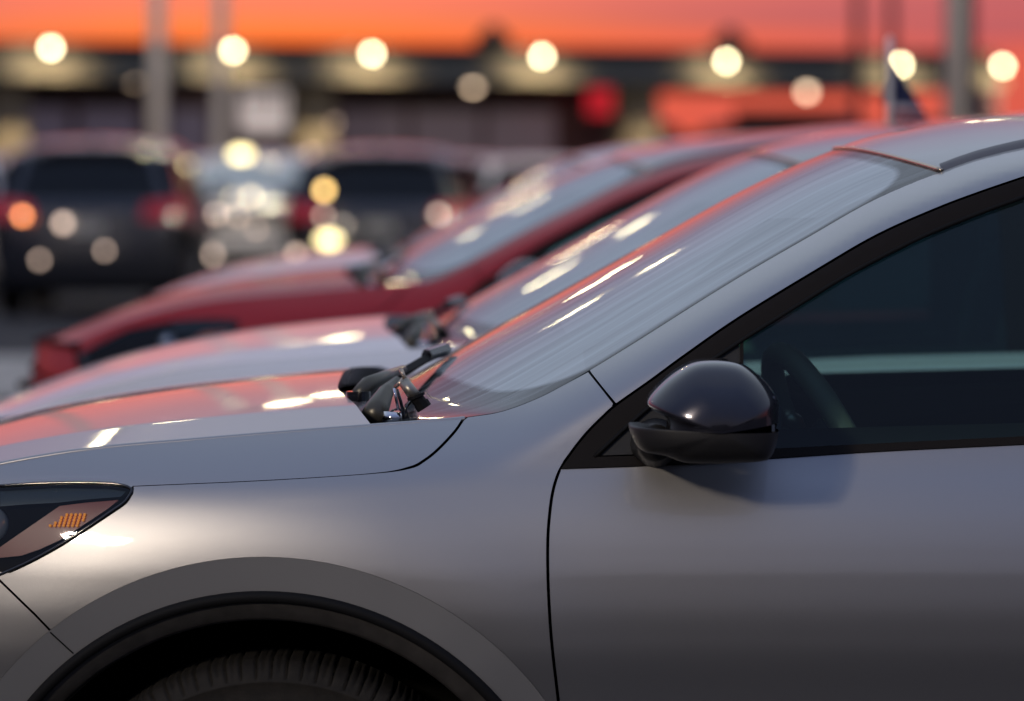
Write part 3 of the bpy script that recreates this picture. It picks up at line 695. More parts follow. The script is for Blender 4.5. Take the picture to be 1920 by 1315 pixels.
w2 = MB(); w2.tube([Q(736, 792, .26), Q(737, 772, .26)], [.0165, .0150], 24); wip2 = mb_part('wiper_pivot', w2, 'chrome', smooth=True)
wb = MB(); wb.tube([Q(727, 778, .255), Q(736, 770, .25), Q(748, 766, .25), Q(753, 772, .25)], .0018, 8); kid(wip2, 'clip', wb, 'gloss', smooth=True)
wb = MB(); wb.tube([Q(739, 728, .25), Q(742, 745, .25), Q(747, 768, .25)], .0022, 8); kid(wip2, 'pin', wb, 'chrome', smooth=True)
wb = MB(); wb.tube([Q(744, 730, .26), Q(751, 752, .26), Q(759, 786, .26)], .0026, 8); wb.tube([Q(773, 751, .26), Q(760, 766, .26), Q(762, 788, .26)], [.0022, .003, .0055], 8); kid(wip2, 'bracket', wb, 'gloss', smooth=True)
wb = MB(); wb.tube([Q(751, 692, .26), Q(756, 703, .26), Q(760, 712, .26)], [.0035, .003, .0035], 8); wb.tube([Q(740, 727, .26), Q(756, 712, .255)], .0024, 8); kid(wip2, 'spring_end', wb, 'tan', smooth=True)
wb = MB(); wb.tube([Q(756, 714, .255), Q(779, 746, .25)], [.0085, .0095], 16); kid(wip2, 'washer_nozzle', wb, 'metal', smooth=True)
wb = MB(); wb.tube([Q(779, 741, .25), Q(781, 746, .25)], .0135, 12); wb.tube([Q(780, 745, .25), Q(789, 756, .25)], .010, 8); wb.tube([Q(789, 755, .25), Q(796, 766, .25)], .0115, 8); kid(wip2, 'nozzle_cap', wb, 'rubber')
# --- mirror
mir_out = [(1462, 793), (1462, 765), (1458, 746), (1440, 720), (1414, 697), (1383, 681.5), (1336, 677.5), (1297, 684), (1259, 707), (1228, 736), (1215, 756), (1221, 768), (1240, 778), (1253, 790), (1256, 806)]
mir_low = [(1256, 810), (1233, 808), (1205, 803), (1184, 800), (1183, 812), (1191, 832), (1207, 848), (1230, 853), (1250, 857), (1284, 869), (1330, 871), (1375, 870), (1427, 867), (1447, 858), (1458, 831), (1462, 810)]
MYc = -.16
def mir_shell(outline, c, y_out, h, y_in, ring=(1, .996, .98, .95, .9, .82, .7, .55, .38, .2, 0), pw=2.3, scale=1.0):
    o = [P(x, y, MYc) for x, y in catmull(outline, 6)]; c3 = P(c[0], c[1], MYc); V = []; Fc = []; n = len(o)
    rows = [(1.0, y_in, .93), (1.0, y_in-.012, 1.0), (1.0, y_out, 1.0)]+[(r, y_out-h*(1-r**pw)**(1/pw), 1.0) for r in ring[1:]]
    for r, y, k in rows:
        for p in o: V.append((c3[0]+(p[0]-c3[0])*r*k, y, c3[2]+(p[2]-c3[2])*r*k))
    for i in range(len(rows)-1):
        for j in range(n-1): Fc.append((i*n+j, i*n+j+1, (i+1)*n+j+1, (i+1)*n+j))
    return MB().add(V, Fc)
ring = tuple(math.cos(R(a)) for a in range(0, 91, 5))
sm = mir_shell(mir_out, (1352, 809), -.135, .080, -.045, ring); mirror = mb_part('door_mirror', sm, 'cap', both=True, smooth=True)
sm = mir_shell(mir_low, (1352, 809), -.137, .074, -.045, ring); kid(mirror, 'lower_shell', sm, 'black', smooth=True)
sm = mir_shell([(1256, 770), (1254, 806), (1256, 812), (1350, 830), (1440, 825), (1456, 809), (1456, 770), (1350, 740)], (1352, 790), -.12, .060, -.05, (1, .9, .7, .4, 0)); kid(mirror, 'core', sm, 'cavity')
a = P(1457, 735, -.15); b = P(1457, 850, -.15)
sm = MB(); sm.box((a[0]-.008, -.165, b[2]+.012), (a[0]-.004, -.055, a[2]-.005)); kid(mirror, 'mirror_glass', sm, 'mirror')
ft = MB(); p1 = P(1200, 846, -.06); p2 = P(1262, 806, -.06); 
ft.tube([(P(1232, 832, .02)[0], .075, P(1232, 838, .02)[2]), (P(1228, 830, -.03)[0], .0, P(1228, 832, -.03)[2]), (P(1232, 828, -.1)[0], -.10, P(1232, 830, -.1)[2])], [.040, .028, .024], 20); kid(mirror, 'foot', ft, 'black', smooth=True)
# --- interior
m = MB(); V = []
dsh = [(-.02, 1.0), (.10, 1.015), (.26, 1.02), (.36, .985), (.40, .90), (.38, .70), (.30, .5)]
for y in (.14, 2*CY-.14):
    V += [(x, y, z) for x, z in dsh]
Fc = [(i, i+1, 8+i, 7+i) for i in range(6)]; m.add(V, Fc); m.box((.22, .34, .99), (.40, .74, 1.035)); mb_part('dashboard', m, 'dash', smooth=False)
sw = MB(); axis = Vector((math.cos(R(25)), 0, math.sin(R(25)))).normalized(); c = Vector(tuple(P(1560, 868, .54))); a = Vector((-.20, .98, 0)).normalized(); b = Vector((.425, 0, -.905)).normalized()
circ = [tuple(c+(a*math.cos(w)+b*math.sin(w))*.183) for w in np.linspace(0, 2*math.pi, 73)]
sw.tube(circ, .0185, 14, cap=False); steer = mb_part('steering_wheel', sw, 'leather', smooth=True)
m = MB(); m.sphere(tuple(c+Vector((-.01, 0, 0))), .07, 16, 10, (.5, 1, 1)); 
for w in (0, math.pi, math.pi*.5): m.tube([tuple(c), tuple(c+(a*math.cos(w)+b*math.sin(w))*.18)], .012, 8)
kid(steer, 'hub', m, 'dash', smooth=True)
m = MB(); q = P(1500, 800, .5); m.tube([tuple(P(1472, 780, .42)), tuple(P(1490, 792, .44)), tuple(P(1512, 826, .46))], [.012, .014, .007], 10); m.tube([tuple(P(1462, 772, .5)), tuple(P(1472, 800, .5))], .006, 8); kid(steer, 'stalk', m, 'metal', smooth=True)
def seat(x, y):
    m = MB(); rot = Matrix.Rotation(R(20), 3, 'Y')
    m.sphere((x+.22, y, .62), .26, 20, 12, (1.0, .95, .42)); m.sphere((x+.52, y, .88), .3, 20, 14, (.34, .80, 1.12)); s_ = mb_part('seat', m, 'seat', smooth=True)
    k = MB(); k.sphere((x+.60, y, 1.27), .125, 16, 12, (.42, 1.0, .72)); k.tube([(x+.59, y-.05, 1.1), (x+.6, y-.05, 1.25)], .008, 6); k.tube([(x+.59, y+.05, 1.1), (x+.6, y+.05, 1.25)], .008, 6); kid(s_, 'headrest', k, 'seat', smooth=True)
seat(.60, .50); seat(.60, 1.34)
m = MB(); m.box((1.75, .28, .45), (2.2, 1.56, .62)); m.box((2.15, .28, .5), (2.32, 1.56, 1.12)); mb_part('rear_bench', m, 'seat')
m = MB(); V = []; Fc = []
dx = np.linspace(.16, 2.3, 24); pz = [(.012, .045), (-.02, .075), (-.07, .085), (-.10, .075), (-.35, .08), (-.6, .06)]
for x in dx:
    zt = beltz(x, True)+.006
    for dz, dy in pz: V.append((x, float(S(x, zt))+dy-.02, zt+dz-.0))
for i in range(23):
    for j in range(5): Fc.append((i*6+j, i*6+j+1, (i+1)*6+j+1, (i+1)*6+j))
m.add(V, Fc); dc = mb_part('door_card', m, 'dash', both=True, smooth=True)
k = MB(); y0 = float(S(.6, .97))+.062; V = [(.46, y0-.004, .86), (.49, y0-.004, .955), (1.02, y0-.004, .975), (1.02, y0-.004, .955), (.72, y0-.004, .915), (.56, y0-.004, .872)]
V2 = [(x, y+.02, z) for x, y, z in V]; V = [(a_, b_, c_+.032) for a_, b_, c_ in V]; V2 = [(a_, b_, c_+.032) for a_, b_, c_ in V2]; k.add(V+V2, [(0, 1, 2, 3, 4, 5), (11, 10, 9, 8, 7, 6)]+[(i, (i+1) % 6, 6+(i+1) % 6, 6+i) for i in range(6)]); kid(dc, 'armrest', k, 'doorin')
def liner_f(u, v):
    p = roof2(u, v); p[..., 2] -= .03; w = np.where(v > 1, 2-v, v); p[..., 1] = CY+(p[..., 1]-CY)*.96; return p
V, Fl, NL, _ = grid('headliner', liner_f, 24, 21, u0=.02, u1=.98, v0=0, v1=2); part('headliner', V, Fl, -np.abs(NL)*np.array([0, 0, 1])+1e-6, 'head')
rm_ = MB(); rm_.sphere((.40, CY, 1.30), .1, 14, 8, (.2, 1.1, .35)); rm_.tube([(.40, CY, 1.30), (.37, CY, 1.35)], .008, 6); mb_part('rear_view_mirror', rm_, 'gloss', smooth=True)
# inner face of the A pillar so the far side reads dark from inside
def pil_in():
    V = []; Fc = []
    for i, u in enumerate(np.linspace(0, 1, 24)):
        a = wind(np.array([u]), np.array([.02]))[0]; t = float(u)
        b = trim_in[1:]; 
        xx = a[0]+.05; zz = float(np.interp(xx, [p[0] for p in inn], [p[1] for p in inn]))
        V += [tuple(a+np.array([.0, .012, -.008])), (xx, float(S(xx, zz))+.03, max(zz, .99))]
    return MB().add(V, [(2*i, 2*i+1, 2*i+3, 2*i+2) for i in range(23)])
mb_part('pillar_lining', pil_in(), 'dash', both=True, smooth=True)

ROLE = dict(paint=None, rearpaint=None, black=M_black, trim=M_trim, rubber=M_rub2, sideglass=M_side, tint=M_tint, clad=M_cladding, liner=M_liner, cavity=M_cavity, alloy=M_alloy,
    lampin=M_lamp_in, amber=M_amber, lampbezel=M_lamp_in, dot=M_dot, bulb=M_bulb, lens=M_lens, gloss=M_gloss, cap=M_cap, ditch=M_ditch, wind=M_wind, tan=M_tan, tail=M_tail, plate=M_plate, chrome=M_chrome,
    wiper=M_wiper, metal=M_metal, mirror=M_mirror, dash=M_dash, leather=M_leather, seat=M_seat, doorin=M_door_in, head=M_head)
for rec in car_parts:
    for r_ in [rec]+rec['kids']:
        m_ = ROLE[r_['role']]
        if r_['name'] == 'wheel': m_ = M_rubber
        r_['me'].materials.append(m_ if m_ else M_silver); r_['is_paint'] = m_ is None
def taller_nose(me):                                                # the red car's bonnet stands higher
    m2 = me.copy(); co = np.empty(len(m2.vertices)*3); m2.vertices.foreach_get('co', co); co = co.reshape(-1, 3)
    k = np.clip((co[:, 2]-.45)/.45, 0, 1)*np.clip((-.35-co[:, 0])/.75, 0, 1); k = k*k*(3-2*k); co[:, 2] += .052*k; co[:, 2] -= .012*np.clip((co[:, 2]-1.2)/.3, 0, 1)
    m2.vertices.foreach_set('co', co.ravel()); m2.update(); return m2
def car(label, group, x, y, rot, pmat, scale=(1, 1, 1), name='parked_car', skip=(), extra=(), warp=None, swap=None):
    """x, y: shift of the near car's place; rot turns it about its own origin"""
    root = bpy.data.objects.new(name, None); COL.objects.link(root); root.location = (x, y, 0); root.rotation_euler = (0, 0, rot); root.scale = scale
    root['label'] = label; root['category'] = 'car'; root['group'] = group; root['kind'] = 'thing'
    for rec in car_parts:
        if rec['name'] in skip: continue
        me_ = rec['me']; kids_ = rec['kids']
        if warp:
            me_ = warp(me_); kids_ = [dict(k, me=warp(k['me'])) for k in kids_]
        o = link_mesh(rec['name'], me_, parent=root)
        if rec['is_paint'] or rec['name'] in extra: o.material_slots[0].link = 'OBJECT'; o.material_slots[0].material = pmat
        if swap and rec['name'] in swap: o.material_slots[0].link = 'OBJECT'; o.material_slots[0].material = swap[rec['name']]
        for k in kids_:
            q = link_mesh(k['name'], k['me'], parent=o)
            if k['is_paint']: q.material_slots[0].link = 'OBJECT'; q.material_slots[0].material = pmat
    return root
M_roofglass = mat('dark_glass_roof', (.012, .012, .016, 1), .06, coat=1.0)
ROW = 'cars parked side by side in the front row'
FAR = 'cars parked in the rows behind'
x0, y0 = ROOT[0], ROOT[1]

# ------------------------------------------------------------------ the setting
def thing(name, label, cat, loc=(0, 0, 0), rot=0, group=None, kind='thing'):
    o = bpy.data.objects.new(name, None); COL.objects.link(o); o.location = loc; o.rotation_euler = (0, 0, rot); o['label'] = label; o['category'] = cat; o['kind'] = kind
    if group: o['group'] = group
    return o
M_asphalt = mat('asphalt', (.028, .027, .030, 1), .9, noise=(3.0, .35), bump=(60, .6, .01))
M_line = mat('road_paint', (.62, .60, .55, 1), .7, noise=(6, .25))
M_kerb = mat('concrete_kerb', (.52, .47, .40, 1), .85, noise=(2.5, .3))
M_wall = mat('dark_wall', (.26, .16, .17, 1), .8, noise=(1.5, .4))
M_fascia = mat('canopy_fascia', (.032, .028, .024, 1), .7, noise=(1.2, .2))
M_soffit = mat('canopy_valance', (.10, .088, .066, 1), .8)
M_column = mat('stucco_column', (.50, .42, .29, 1), .85, noise=(3, .2))
M_pole = mat('galvanised_pole', (.80, .73, .68, 1), .6)
M_darkpole = mat('dark_pole', (.05, .055, .08, 1), .6)
M_win = mat('shop_glass_glow', (.18, .17, .24, 1), .4, emit=(.5, .40, .58, 1), estr=.09)  # faint glow added to lift the storefront under the canopy
M_lampw = mat('lamp_glow', (1, 1, 1, 1), .5, emit=(1, .86, .47, 1), estr=17)
M_lampd = mat('lamp_glow_dim', (1, 1, 1, 1), .5, emit=(1, .72, .48, 1), estr=6)
M_flood = mat('floodlight_glow', (1, 1, 1, 1), .5, emit=(1, .86, .50, 1), estr=120)
M_flood_near = mat('near_floodlight_glow', (1, 1, 1, 1), .5, emit=(1, .88, .70, 1), estr=20)
M_hilight = mat('headlight_glint_glow', (1, 1, 1, 1), .3, emit=(1, .80, .48, 1), estr=4)  # this and the glows below stand in for lamp reflections on far cars
M_cream = mat('cream_glint_glow', (1, 1, 1, 1), .3, emit=(1, .82, .38, 1), estr=5.5)
M_hidim = mat('dim_lamp_and_glint_glow', (1, 1, 1, 1), .3, emit=(1, .72, .55, 1), estr=3.4)
M_amber_glint = mat('amber_glint_glow', (1, 1, 1, 1), .3, emit=(1, .30, .08, 1), estr=10)
M_yell = mat('yellow_glint_glow', (1, 1, 1, 1), .3, emit=(1, .62, .18, 1), estr=9)
M_sign = mat('sign_face', (.8, .75, .72, 1), .5, emit=(1, .84, .80, 1), estr=.55)
M_signtxt = mat('sign_print', (.16, .12, .13, 1), .5)
M_redsign = mat('red_sign_face', (.5, .02, .03, 1), .5, emit=(1, .03, .05, 1), estr=.5)

def box_obj(name, a, b, m, parent=None, bevel=0, props=None):
    o = link_mesh(name, MB().box(a, b).me(name), m, parent, props); return o
gr = link_mesh('ground', mesh('ground', [(-900, -900, 0), (900, -900, 0), (900, 1500, 0), (-900, 1500, 0)], [(0, 1, 2, 3)], smooth=False), M_asphalt, props=dict(kind='structure'))
m = MB()
for k in range(0, 6):
    y = 2.7*k-.43; m.box((-1.6, y-.05, .002), (3.6, y+.05, .006))
link_mesh('parking_lines', m.me('parking_lines'), M_line, props=dict(kind='structure'))
box_obj('kerb_island', (-9.5, 18.6, .001), (-2.2, 24.0, .13), M_kerb, props=dict(kind='structure'))

car('silver grey car filling the foreground, sharp, with black door mirror', ROW, x0, y0, 0, M_silver)
car('white car directly behind the foreground silver car, slightly blurred', ROW, x0-.005, y0+2.7, 0, M_white, swap=dict(roof=M_roofglass), extra=('belt_moulding', 'wheel_arch_moulding', 'nose_panel'))
car('red car with a red windscreen pillar, behind the white one', ROW, x0-.29, y0+5.4, 0, M_red, scale=(.92, 1, 1), warp=taller_nose, swap=dict(roof=M_roofglass), extra=('wheel_arch_moulding', 'nose_panel'))
car('pale silver car just beyond the red car, mostly hidden by it', ROW, x0+.10, y0+8.2, 0, M_pale)
car('white silver car fifth in the row, its windscreen above the red car windscreen', ROW, x0-.30, y0+11.2, 0, M_white)
# far rows
def at(px, d): return (px-960)*d/F, d-CAM_D
SK = ('dashboard', 'door_card', 'wiper', 'wiper_pivot', 'cowl', 'rear_view_mirror', 'headliner', 'pillar_lining', 'window_seal', 'rear_bench')
far = []
def far_car(label, px, d, rot, pm, sc=(1, 1, 1)):
    X, Y = at(px, d); far.append(car(label, FAR, X, Y+2.1, rot, pm, sc, skip=SK)); return far[-1]
c1 = far_car('dark grey car seen from behind at the left edge with red tail lamps', 165, 42, R(-90), M_grey, (1, 1.0, 1.07))
c2 = far_car('charcoal car seen from behind with a wide black rear window', 712, 44, R(-90), M_grey, (1, 1.0, 1.03))
far_car('pale car cut off by the left frame edge', -130, 47, R(-90), M_pale)
c4 = far_car('white car facing the camera with glints added at its headlights', 468, 56, R(90), M_white, (1, 1, 1.02))
far_car('pink lit silver car between the dark grey car and the first light pole', 345, 62, R(97), M_pale, (1, 1, 1))
c6 = far_car('maroon car behind the one with the black rear window', 610, 60, R(-90), M_maroon, (1, 1, 1.03))
far_car('silver car behind the right side of the black rear window car', 860, 62, R(-90), M_pale, (1, 1, 1.0))
far_car('white car far back above the red car roof', 1010, 60, R(-90), M_white, (1, 1, .98))
far_car('silver car far back, rightmost of the last row', 1170, 66, R(-90), M_pale, (1, 1, .95))

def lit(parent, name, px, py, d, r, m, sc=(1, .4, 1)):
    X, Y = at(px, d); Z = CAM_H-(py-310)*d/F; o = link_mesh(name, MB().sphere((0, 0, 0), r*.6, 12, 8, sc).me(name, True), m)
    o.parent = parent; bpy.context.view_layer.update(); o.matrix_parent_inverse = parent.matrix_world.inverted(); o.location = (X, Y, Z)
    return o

# light poles
def light_pole(px, d, w, m, label, heads=1, z_top=9.5, toward=-1.2, cat='light pole', name='light_pole'):
    X, Y = at(px, d); t = thing(name, label, cat, (X, Y, 0), group='light poles in the car park')
    link_mesh('base', MB().tube([(0, 0, 0), (0, 0, .75)], w*1.5, 20).me('base'), M_kerb, t)
    link_mesh('pole', MB().tube([(0, 0, .75), (0, 0, z_top)], [w*.55, w*.42], 20).me('pole', True), m, t)
    for h in range(heads):
        s = -1 if h else 1
        hd = link_mesh('lamp_head', MB().box((s*.1, -.22, z_top-.02), (s*1.1, .22, z_top+.12)).me('lamp_head'), M_darkpole, t)
        link_mesh('lamp_lens', MB().box((s*.55, -.18, z_top-.055), (s*1.05, .18, z_top-.025)).me('lamp_lens'), M_flood, hd)
    return t
light_pole(295, 60, .21, M_pole, 'tall pale light pole behind the dark grey car', 1, 8.6)
light_pole(414, 64, .20, M_pole, 'tall pale light pole left of the white sign', 1, 8.6)
light_pole(-48, 66.5, .22, M_pole, 'very tall twin headed light mast just outside the left edge', 2, 16.8)
light_pole(1792, 40, .19, M_pole, 'tall tan light pole near the right edge behind the near roof', 1, 8.6)
light_pole(1818, 44, .12, M_darkpole, 'dark pole standing close beside the tan pole', 1, 9.0, cat='utility pole', name='utility_pole')
light_pole(1608, 90, .18, M_darkpole, 'thin dark pole rising above the canopy left of the flag', 1, 12, cat='utility pole', name='utility_pole')
light_pole(1672, 84, .16, M_darkpole, 'thin dark pole rising above the canopy directly over the flag', 1, 12, cat='utility pole', name='utility_pole')

# canopy building at the back
A = Vector((at(0, 104)[0], at(0, 104)[1], 0)); Bp = Vector((at(1865, 116)[0], at(1865, 116)[1], 0)); ang = math.atan2(Bp.y-A.y, Bp.x-A.x)
U = Vector((math.cos(ang), math.sin(ang))); W = Vector((-math.sin(ang), math.cos(ang)))
def fac(px, dep=0.0):                                               # distance along the facade where a photo column meets it
    o = Vector((A.x, A.y))+W*dep; k = (px-960)/F
    # o + U s = (k d, d - CAM_D)
    return (k*(o.y+CAM_D)-o.x)/(U.x-k*U.y)
def fz(px, py, dep=0.0):
    s = fac(px, dep); y = A.y+W.y*dep+U.y*s; return CAM_H-(py-310)*(y+CAM_D)/F
bld = thing('shopping_building', 'long low building with a flat dark canopy across the back', 'building', A, ang)
xl, xr = fac(-500), fac(1868)
box_obj('canopy_roof', (xl, 0, 3.86), (xr, 9, 4.22), M_fascia, bld)
m = MB(); V = [(xl, 0, 3.86), (xr, 0, 3.86), (xr, -.55, 3.36), (xl, -.55, 3.36), (xl, .3, 3.30), (xr, .3, 3.30)]; m.add(V, [(0, 3, 2, 1), (3, 4, 5, 2)]); link_mesh('valance', m.me('valance'), M_soffit, bld)
box_obj('soffit', (xl, .3, 3.30), (xr, 9, 3.36), M_fascia, bld)
for px in (-250, 8, 582, 1192, 1830):
    s = fac(px, 1); box_obj('column', (s-.42, .6, 0), (s+.42, 1.4, 3.30), M_column if px < 1500 else M_wall, bld)
w1 = fac(1150, 6)
wl = box_obj('shop_wall', (xl, 6, 0), (w1, 6.3, 3.30), M_wall, bld)
M_shutter = mat('grey_shutter_glow', (.50, .42, .48, 1), .6, emit=(.5, .38, .46, 1), estr=.09)  # shutters get the same added glow against the canopy's shade
for px0, px1 in ((-200, -60), (30, 130), (150, 260), (320, 390), (640, 760), (775, 900), (915, 1040)):
    s0, s1 = fac(px0, 5.9), fac(px1, 5.9); wn = box_obj('shop_window', (s0, 5.9, .5), (s1, 5.97, 2.75), M_win if px0 < 600 else M_shutter, bld); box_obj('window_frame', (s0-.06, 5.86, 2.75), (s1+.06, 5.96, 2.84), M_column, wn)
w2 = fac(1385, 7); box_obj('low_wall', (w2, 7, 0), (fac(1610, 7), 7.3, fz(1500, 206, 7)), M_wall, bld)
for px, py in ((925, 78), (1368, 68)):                              # small rooftop vents
    s = fac(px, 3); box_obj('roof_vent', (s-.32, 2.6, 4.22), (s+.32, 3.4, 4.55), M_fascia, bld); link_mesh('vent_cap', MB().sphere((s, 3, 4.55), .3, 12, 8).me('vent_cap', True), M_fascia, bld)
sgn = thing('shop_sign', 'lit white rectangular sign with dark lettering strokes under the canopy', 'sign', (A.x, A.y, 0), ang)
s0, s1 = fac(455, 4), fac(548, 4); za, zb = fz(500, 246, 4), fz(500, 172, 4)
box_obj('sign_panel', (s0, 4, za), (s1, 4.15, zb), M_sign, sgn)
m = MB()
for i in range(5): q = s0+.16+i*(s1-s0-.3)/5; m.box((q, 3.97, za+.46), (q+.08, 3.995, zb-.1))
link_mesh('lettering', m.me('lettering'), M_signtxt, sgn)
rs = thing('red_sign', 'glowing red upright sign under the canopy near the open bay', 'sign', (A.x, A.y, 0), ang)
s0, s1 = fac(1108, 4), fac(1152, 4); box_obj('sign_panel', (s0, 4, fz(1130, 215, 4)), (s1, 4.2, fz(1130, 150, 4)), M_redsign, rs)
for i, (px, py) in enumerate(((95, 90), (437, 95), (697, 101), (1016, 106), (1362, 115), (1688, 122), (1880, 124), (-240, 82))):
    nm = ['first lamp from the left above the dark grey car', 'lamp beside the second tall pole', 'lamp above the shops right of the white sign', 'lamp midway along, above the red sign side',
          'lamp over the open bay with the red sky', 'lamp half hidden behind the small flag', 'lamp beyond the end of the canopy at the right edge', 'lamp out past the left frame edge'][i]
    s = fac(px, -.55); z = fz(px, py, -.55); p = A+Vector((U.x*s-W.x*.55, U.y*s-W.y*.55, z))
    t = thing('canopy_lamp', 'bright round '+nm, 'lamp', p, ang, 'bright lamps along the canopy edge')
    link_mesh('globe', MB().sphere((0, 0, 0), .085, 20, 12).me('globe', True), M_lampw, t)
    link_mesh('bracket', MB().box((-.05, .05, -.04), (.05, .56, .04)).me('bracket'), M_darkpole, t)
    la = bpy.data.lights.new('glow', 'SPOT'); la.energy = 330; la.color = (1, .78, .48); la.shadow_soft_size = .06; la.spot_size = R(125); la.spot_blend = .8
    lo = bpy.data.objects.new('glow', la); COL.objects.link(lo); lo.parent = t; lo.location = (0, -.75, .05); lo.rotation_euler = Vector((0, .75, -.66)).to_track_quat('-Z', 'Y').to_euler()
for i, (px, py) in enumerate(((253, 148), (887, 160), (1513, 172), (620, 232))):
    nm = ['left of the first tall pole', 'between the fourth and fifth bright lamps', 'glowing against the red sky in the open bay', 'low beside the tan column'][i]
    s = fac(px, 1); z = fz(px, py, 1); p = A+Vector((U.x*s+W.x*1, U.y*s+W.y*1, z))
    t = thing('hanging_lamp', 'dim peach round lamp '+nm, 'lamp', p, ang, 'dim lamps hanging under the canopy')
    link_mesh('globe', MB().sphere((0, 0, 0), .12, 20, 12).me('globe', True), M_lampd if i < 3 else M_hidim, t)
    link_mesh('stem', MB().tube([(0, 0, .1), (0, 0, max(.2, 3.34-z))], .02, 8).me('stem'), M_darkpole, t)
# distant tree and roof line under the sky, left and right of the building
def hedge(px0, px1, d, h, name, label, seed):
    rnd = random.Random(seed); m = MB(); xa = at(px0, d)[0]; xb = at(px1, d)[0]; x = xa
    while x < xb:
        hh_ = h*rnd.uniform(.6, 1.1); m.sphere((x, d-CAM_D+rnd.uniform(-1, 1), hh_*.5), hh_*.55, 8, 6, (1.1, 1, 1)); x += h*.35
    return link_mesh(name, m.me(name, True), M_tree, props=dict(kind='stuff', label=label, category='trees'))
M_tree = mat('dark_foliage', (.03, .035, .02, 1), .9, noise=(3, .5))
hedge(-2600, 6000, 190, 3.0, 'tree_line', 'dark distant tree line along the horizon', 3)

# bokeh sources: glowing beads added for lamp glints on the far cars
lit(c1, 'tail_light_glint', 42, 405, 42-.2, .055, M_amber_glint); lit(c1, 'plate_glint', 118, 419, 41.8, .07, M_hidim); lit(c1, 'reflector', 74, 488, 41.8, .045, M_hidim)
lit(c1, 'reflector', 196, 470, 41.8, .045, M_hidim)  # the reflectors here are added glint beads too
for px, py, r_, mm in ((430, 369, .085, M_hilight), (470, 369, .085, M_hilight), (404, 402, .06, M_hidim), (445, 405, .06, M_hidim)): lit(c4, 'headlight_glint', px, py, 53.6, r_, mm)
lit(c4, 'roof_glint', 452, 290, 53.5, .13, M_cream, (1.5, .4, .8)); lit(c4, 'bumper_glint', 397, 478, 53.6, .08, M_hidim); lit(c4, 'bumper_glint', 480, 430, 53.6, .05, M_hidim)
lit(c2, 'body_glint', 608, 357, 43.7, .07, M_yell); lit(c2, 'body_glint', 606, 405, 43.7, .05, M_hidim)
lit(c2, 'tail_glint', 616, 450, 43.7, .12, M_cream, (1.4, .4, .8)); lit(c2, 'tail_glint', 556, 478, 43.7, .07, M_hidim); lit(c2, 'body_glint', 822, 402, 43.7, .06, M_hidim)
lit(c6, 'body_glint', 584, 290, 58, .07, M_hidim); lit(c6, 'body_glint', 568, 320, 58, .07, M_amber_glint)

# small flag clipped to the white car's window
fX, fY = (1668-960)*11.6/F, 11.6-CAM_D
fl = thing('car_flag', 'small drooping blue, white and red flag on a pole above the white car', 'flag', (fX, fY, 1.36))
link_mesh('flagpole', MB().tube([(0, 0, 0), (0, 0, CAM_H+235*11.6/F-1.36)], .009, 10).me('flagpole', True), M_pole, fl)
link_mesh('finial', MB().sphere((0, 0, CAM_H+236*11.6/F-1.36), .009, 10, 8).me('finial', True), M_pole, fl)
M_fblue = mat('flag_blue', (.012, .018, .07, 1), .8); M_fred = mat('flag_red', (.30, .02, .03, 1), .8); M_fwhite = mat('flag_white', (.45, .42, .46, 1), .8)
ztop = CAM_H+205*11.6/F-1.36; zbot = .14
def flag_panel(name, t0, t1, mm, xo=0., xi=-.3):
    V = []; n = 10; k = 8
    for i in range(n+1):
        t = t0+(t1-t0)*i/n; z = ztop+(zbot-ztop)*t; w = .006+.10*t
        for j in range(k+1):
            s = xi+(1-xi)*j/k; V.append((s*w, .018*math.sin(s*5+t*3)*t-.006, z-.012*s*(1-t)))
    Fc = [(i*(k+1)+j, i*(k+1)+j+1, (i+1)*(k+1)+j+1, (i+1)*(k+1)+j) for i in range(n) for j in range(k)]
    link_mesh(name, mesh(name, V, Fc), mm, fl)
flag_panel('canton', 0, .70, M_fblue); flag_panel('stripe', .70, .79, M_fwhite, xi=.1); flag_panel('stripe', .79, .88, M_fred, xi=.1); flag_panel('stripe', .88, .93, M_fwhite, xi=.1); flag_panel('stripe', .93, 1, M_fred, xi=.1)
flag_panel('canton', .70, 1, M_fblue, xi=-.45) if False else None

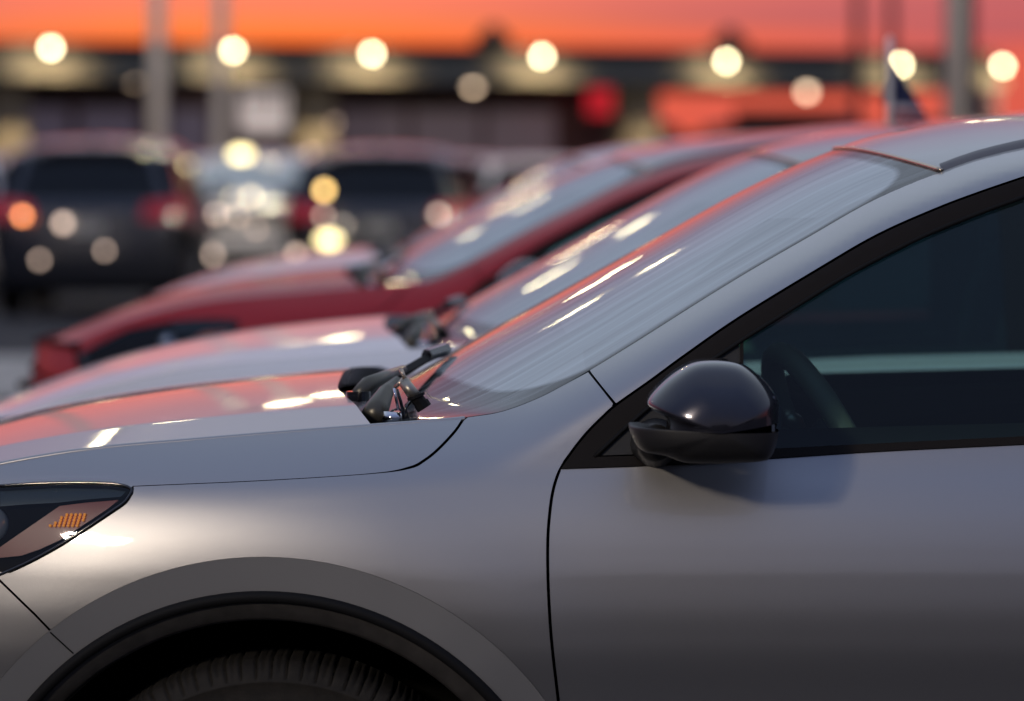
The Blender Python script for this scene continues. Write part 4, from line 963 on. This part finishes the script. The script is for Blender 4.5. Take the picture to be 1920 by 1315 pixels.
# car-park floodlights: the first follows the mirror's shadow, the other three are added fill
def flood(x, y, z, label, power, size, target=(0, 0, .9), col=(1, .86, .68), cone=60):
    t = thing('floodlight_or_fill_pole', label, 'light pole', (x, y, 0), group='floodlight poles round the photographer, three of them added fill')
    link_mesh('pole', MB().tube([(0, 0, 0), (0, 0, z)], [.12, .08], 16).me('pole', True), M_pole, t)
    link_mesh('lamp_head', MB().box((-.7, -.25, z), (.7, .25, z+.16)).me('lamp_head'), M_darkpole, t)
    la = bpy.data.lights.new('lamp', 'SPOT'); la.energy = power; la.color = col; la.shadow_soft_size = size; la.spot_size = R(cone); la.spot_blend = .6
    lo = bpy.data.objects.new('lamp', la); COL.objects.link(lo); lo.parent = t; lo.location = (0, 0, z-.05)
    d = Vector(target)-Vector((x, y, z)); lo.rotation_euler = d.to_track_quat('-Z', 'Y').to_euler()
    for s in (-.35, .35): link_mesh('lamp_lens', MB().box((s-.2, -.2, z-.03), (s+.2, .2, z-.005)).me('lamp_lens'), M_flood_near, t)
flood(-9.5, -17, 7.6, 'tall floodlight pole beyond the photographer, to the left', 5600, .6)
flood(-11.6, -24, 9.6, 'second floodlight pole added behind the photographer to brighten the fender', 1700, .9, col=(1, .84, .66))
flood(-16, 18, 8.5, 'unseen floodlight pole added left of the frame to brighten the far rows', 27000, .4, target=(-5, 50, 2.2), cone=34)
flood(10.5, 16, 8.0, 'unseen floodlight pole added right of the frame to brighten the tan pole', 7000, .4, target=(4.0, 33.5, 2.6), cone=40)
reflection_hedge = MB(); rb_ = random.Random(8)  # unseen bushes added to darken the horizon mirrored in the car's side
for i in range(90):
    xx = -90+2*i+rb_.uniform(-.8, .8); hh_ = rb_.uniform(3.2, 5.0); reflection_hedge.sphere((xx, -62+rb_.uniform(-3, 3), hh_*.5), hh_*.6, 8, 6, (1.1, 1, 1))
link_mesh('hedge', reflection_hedge.me('hedge', True), M_tree, props=dict(kind='stuff', label='unseen dark bushes added behind the photographer to darken the car reflections', category='hedge'))
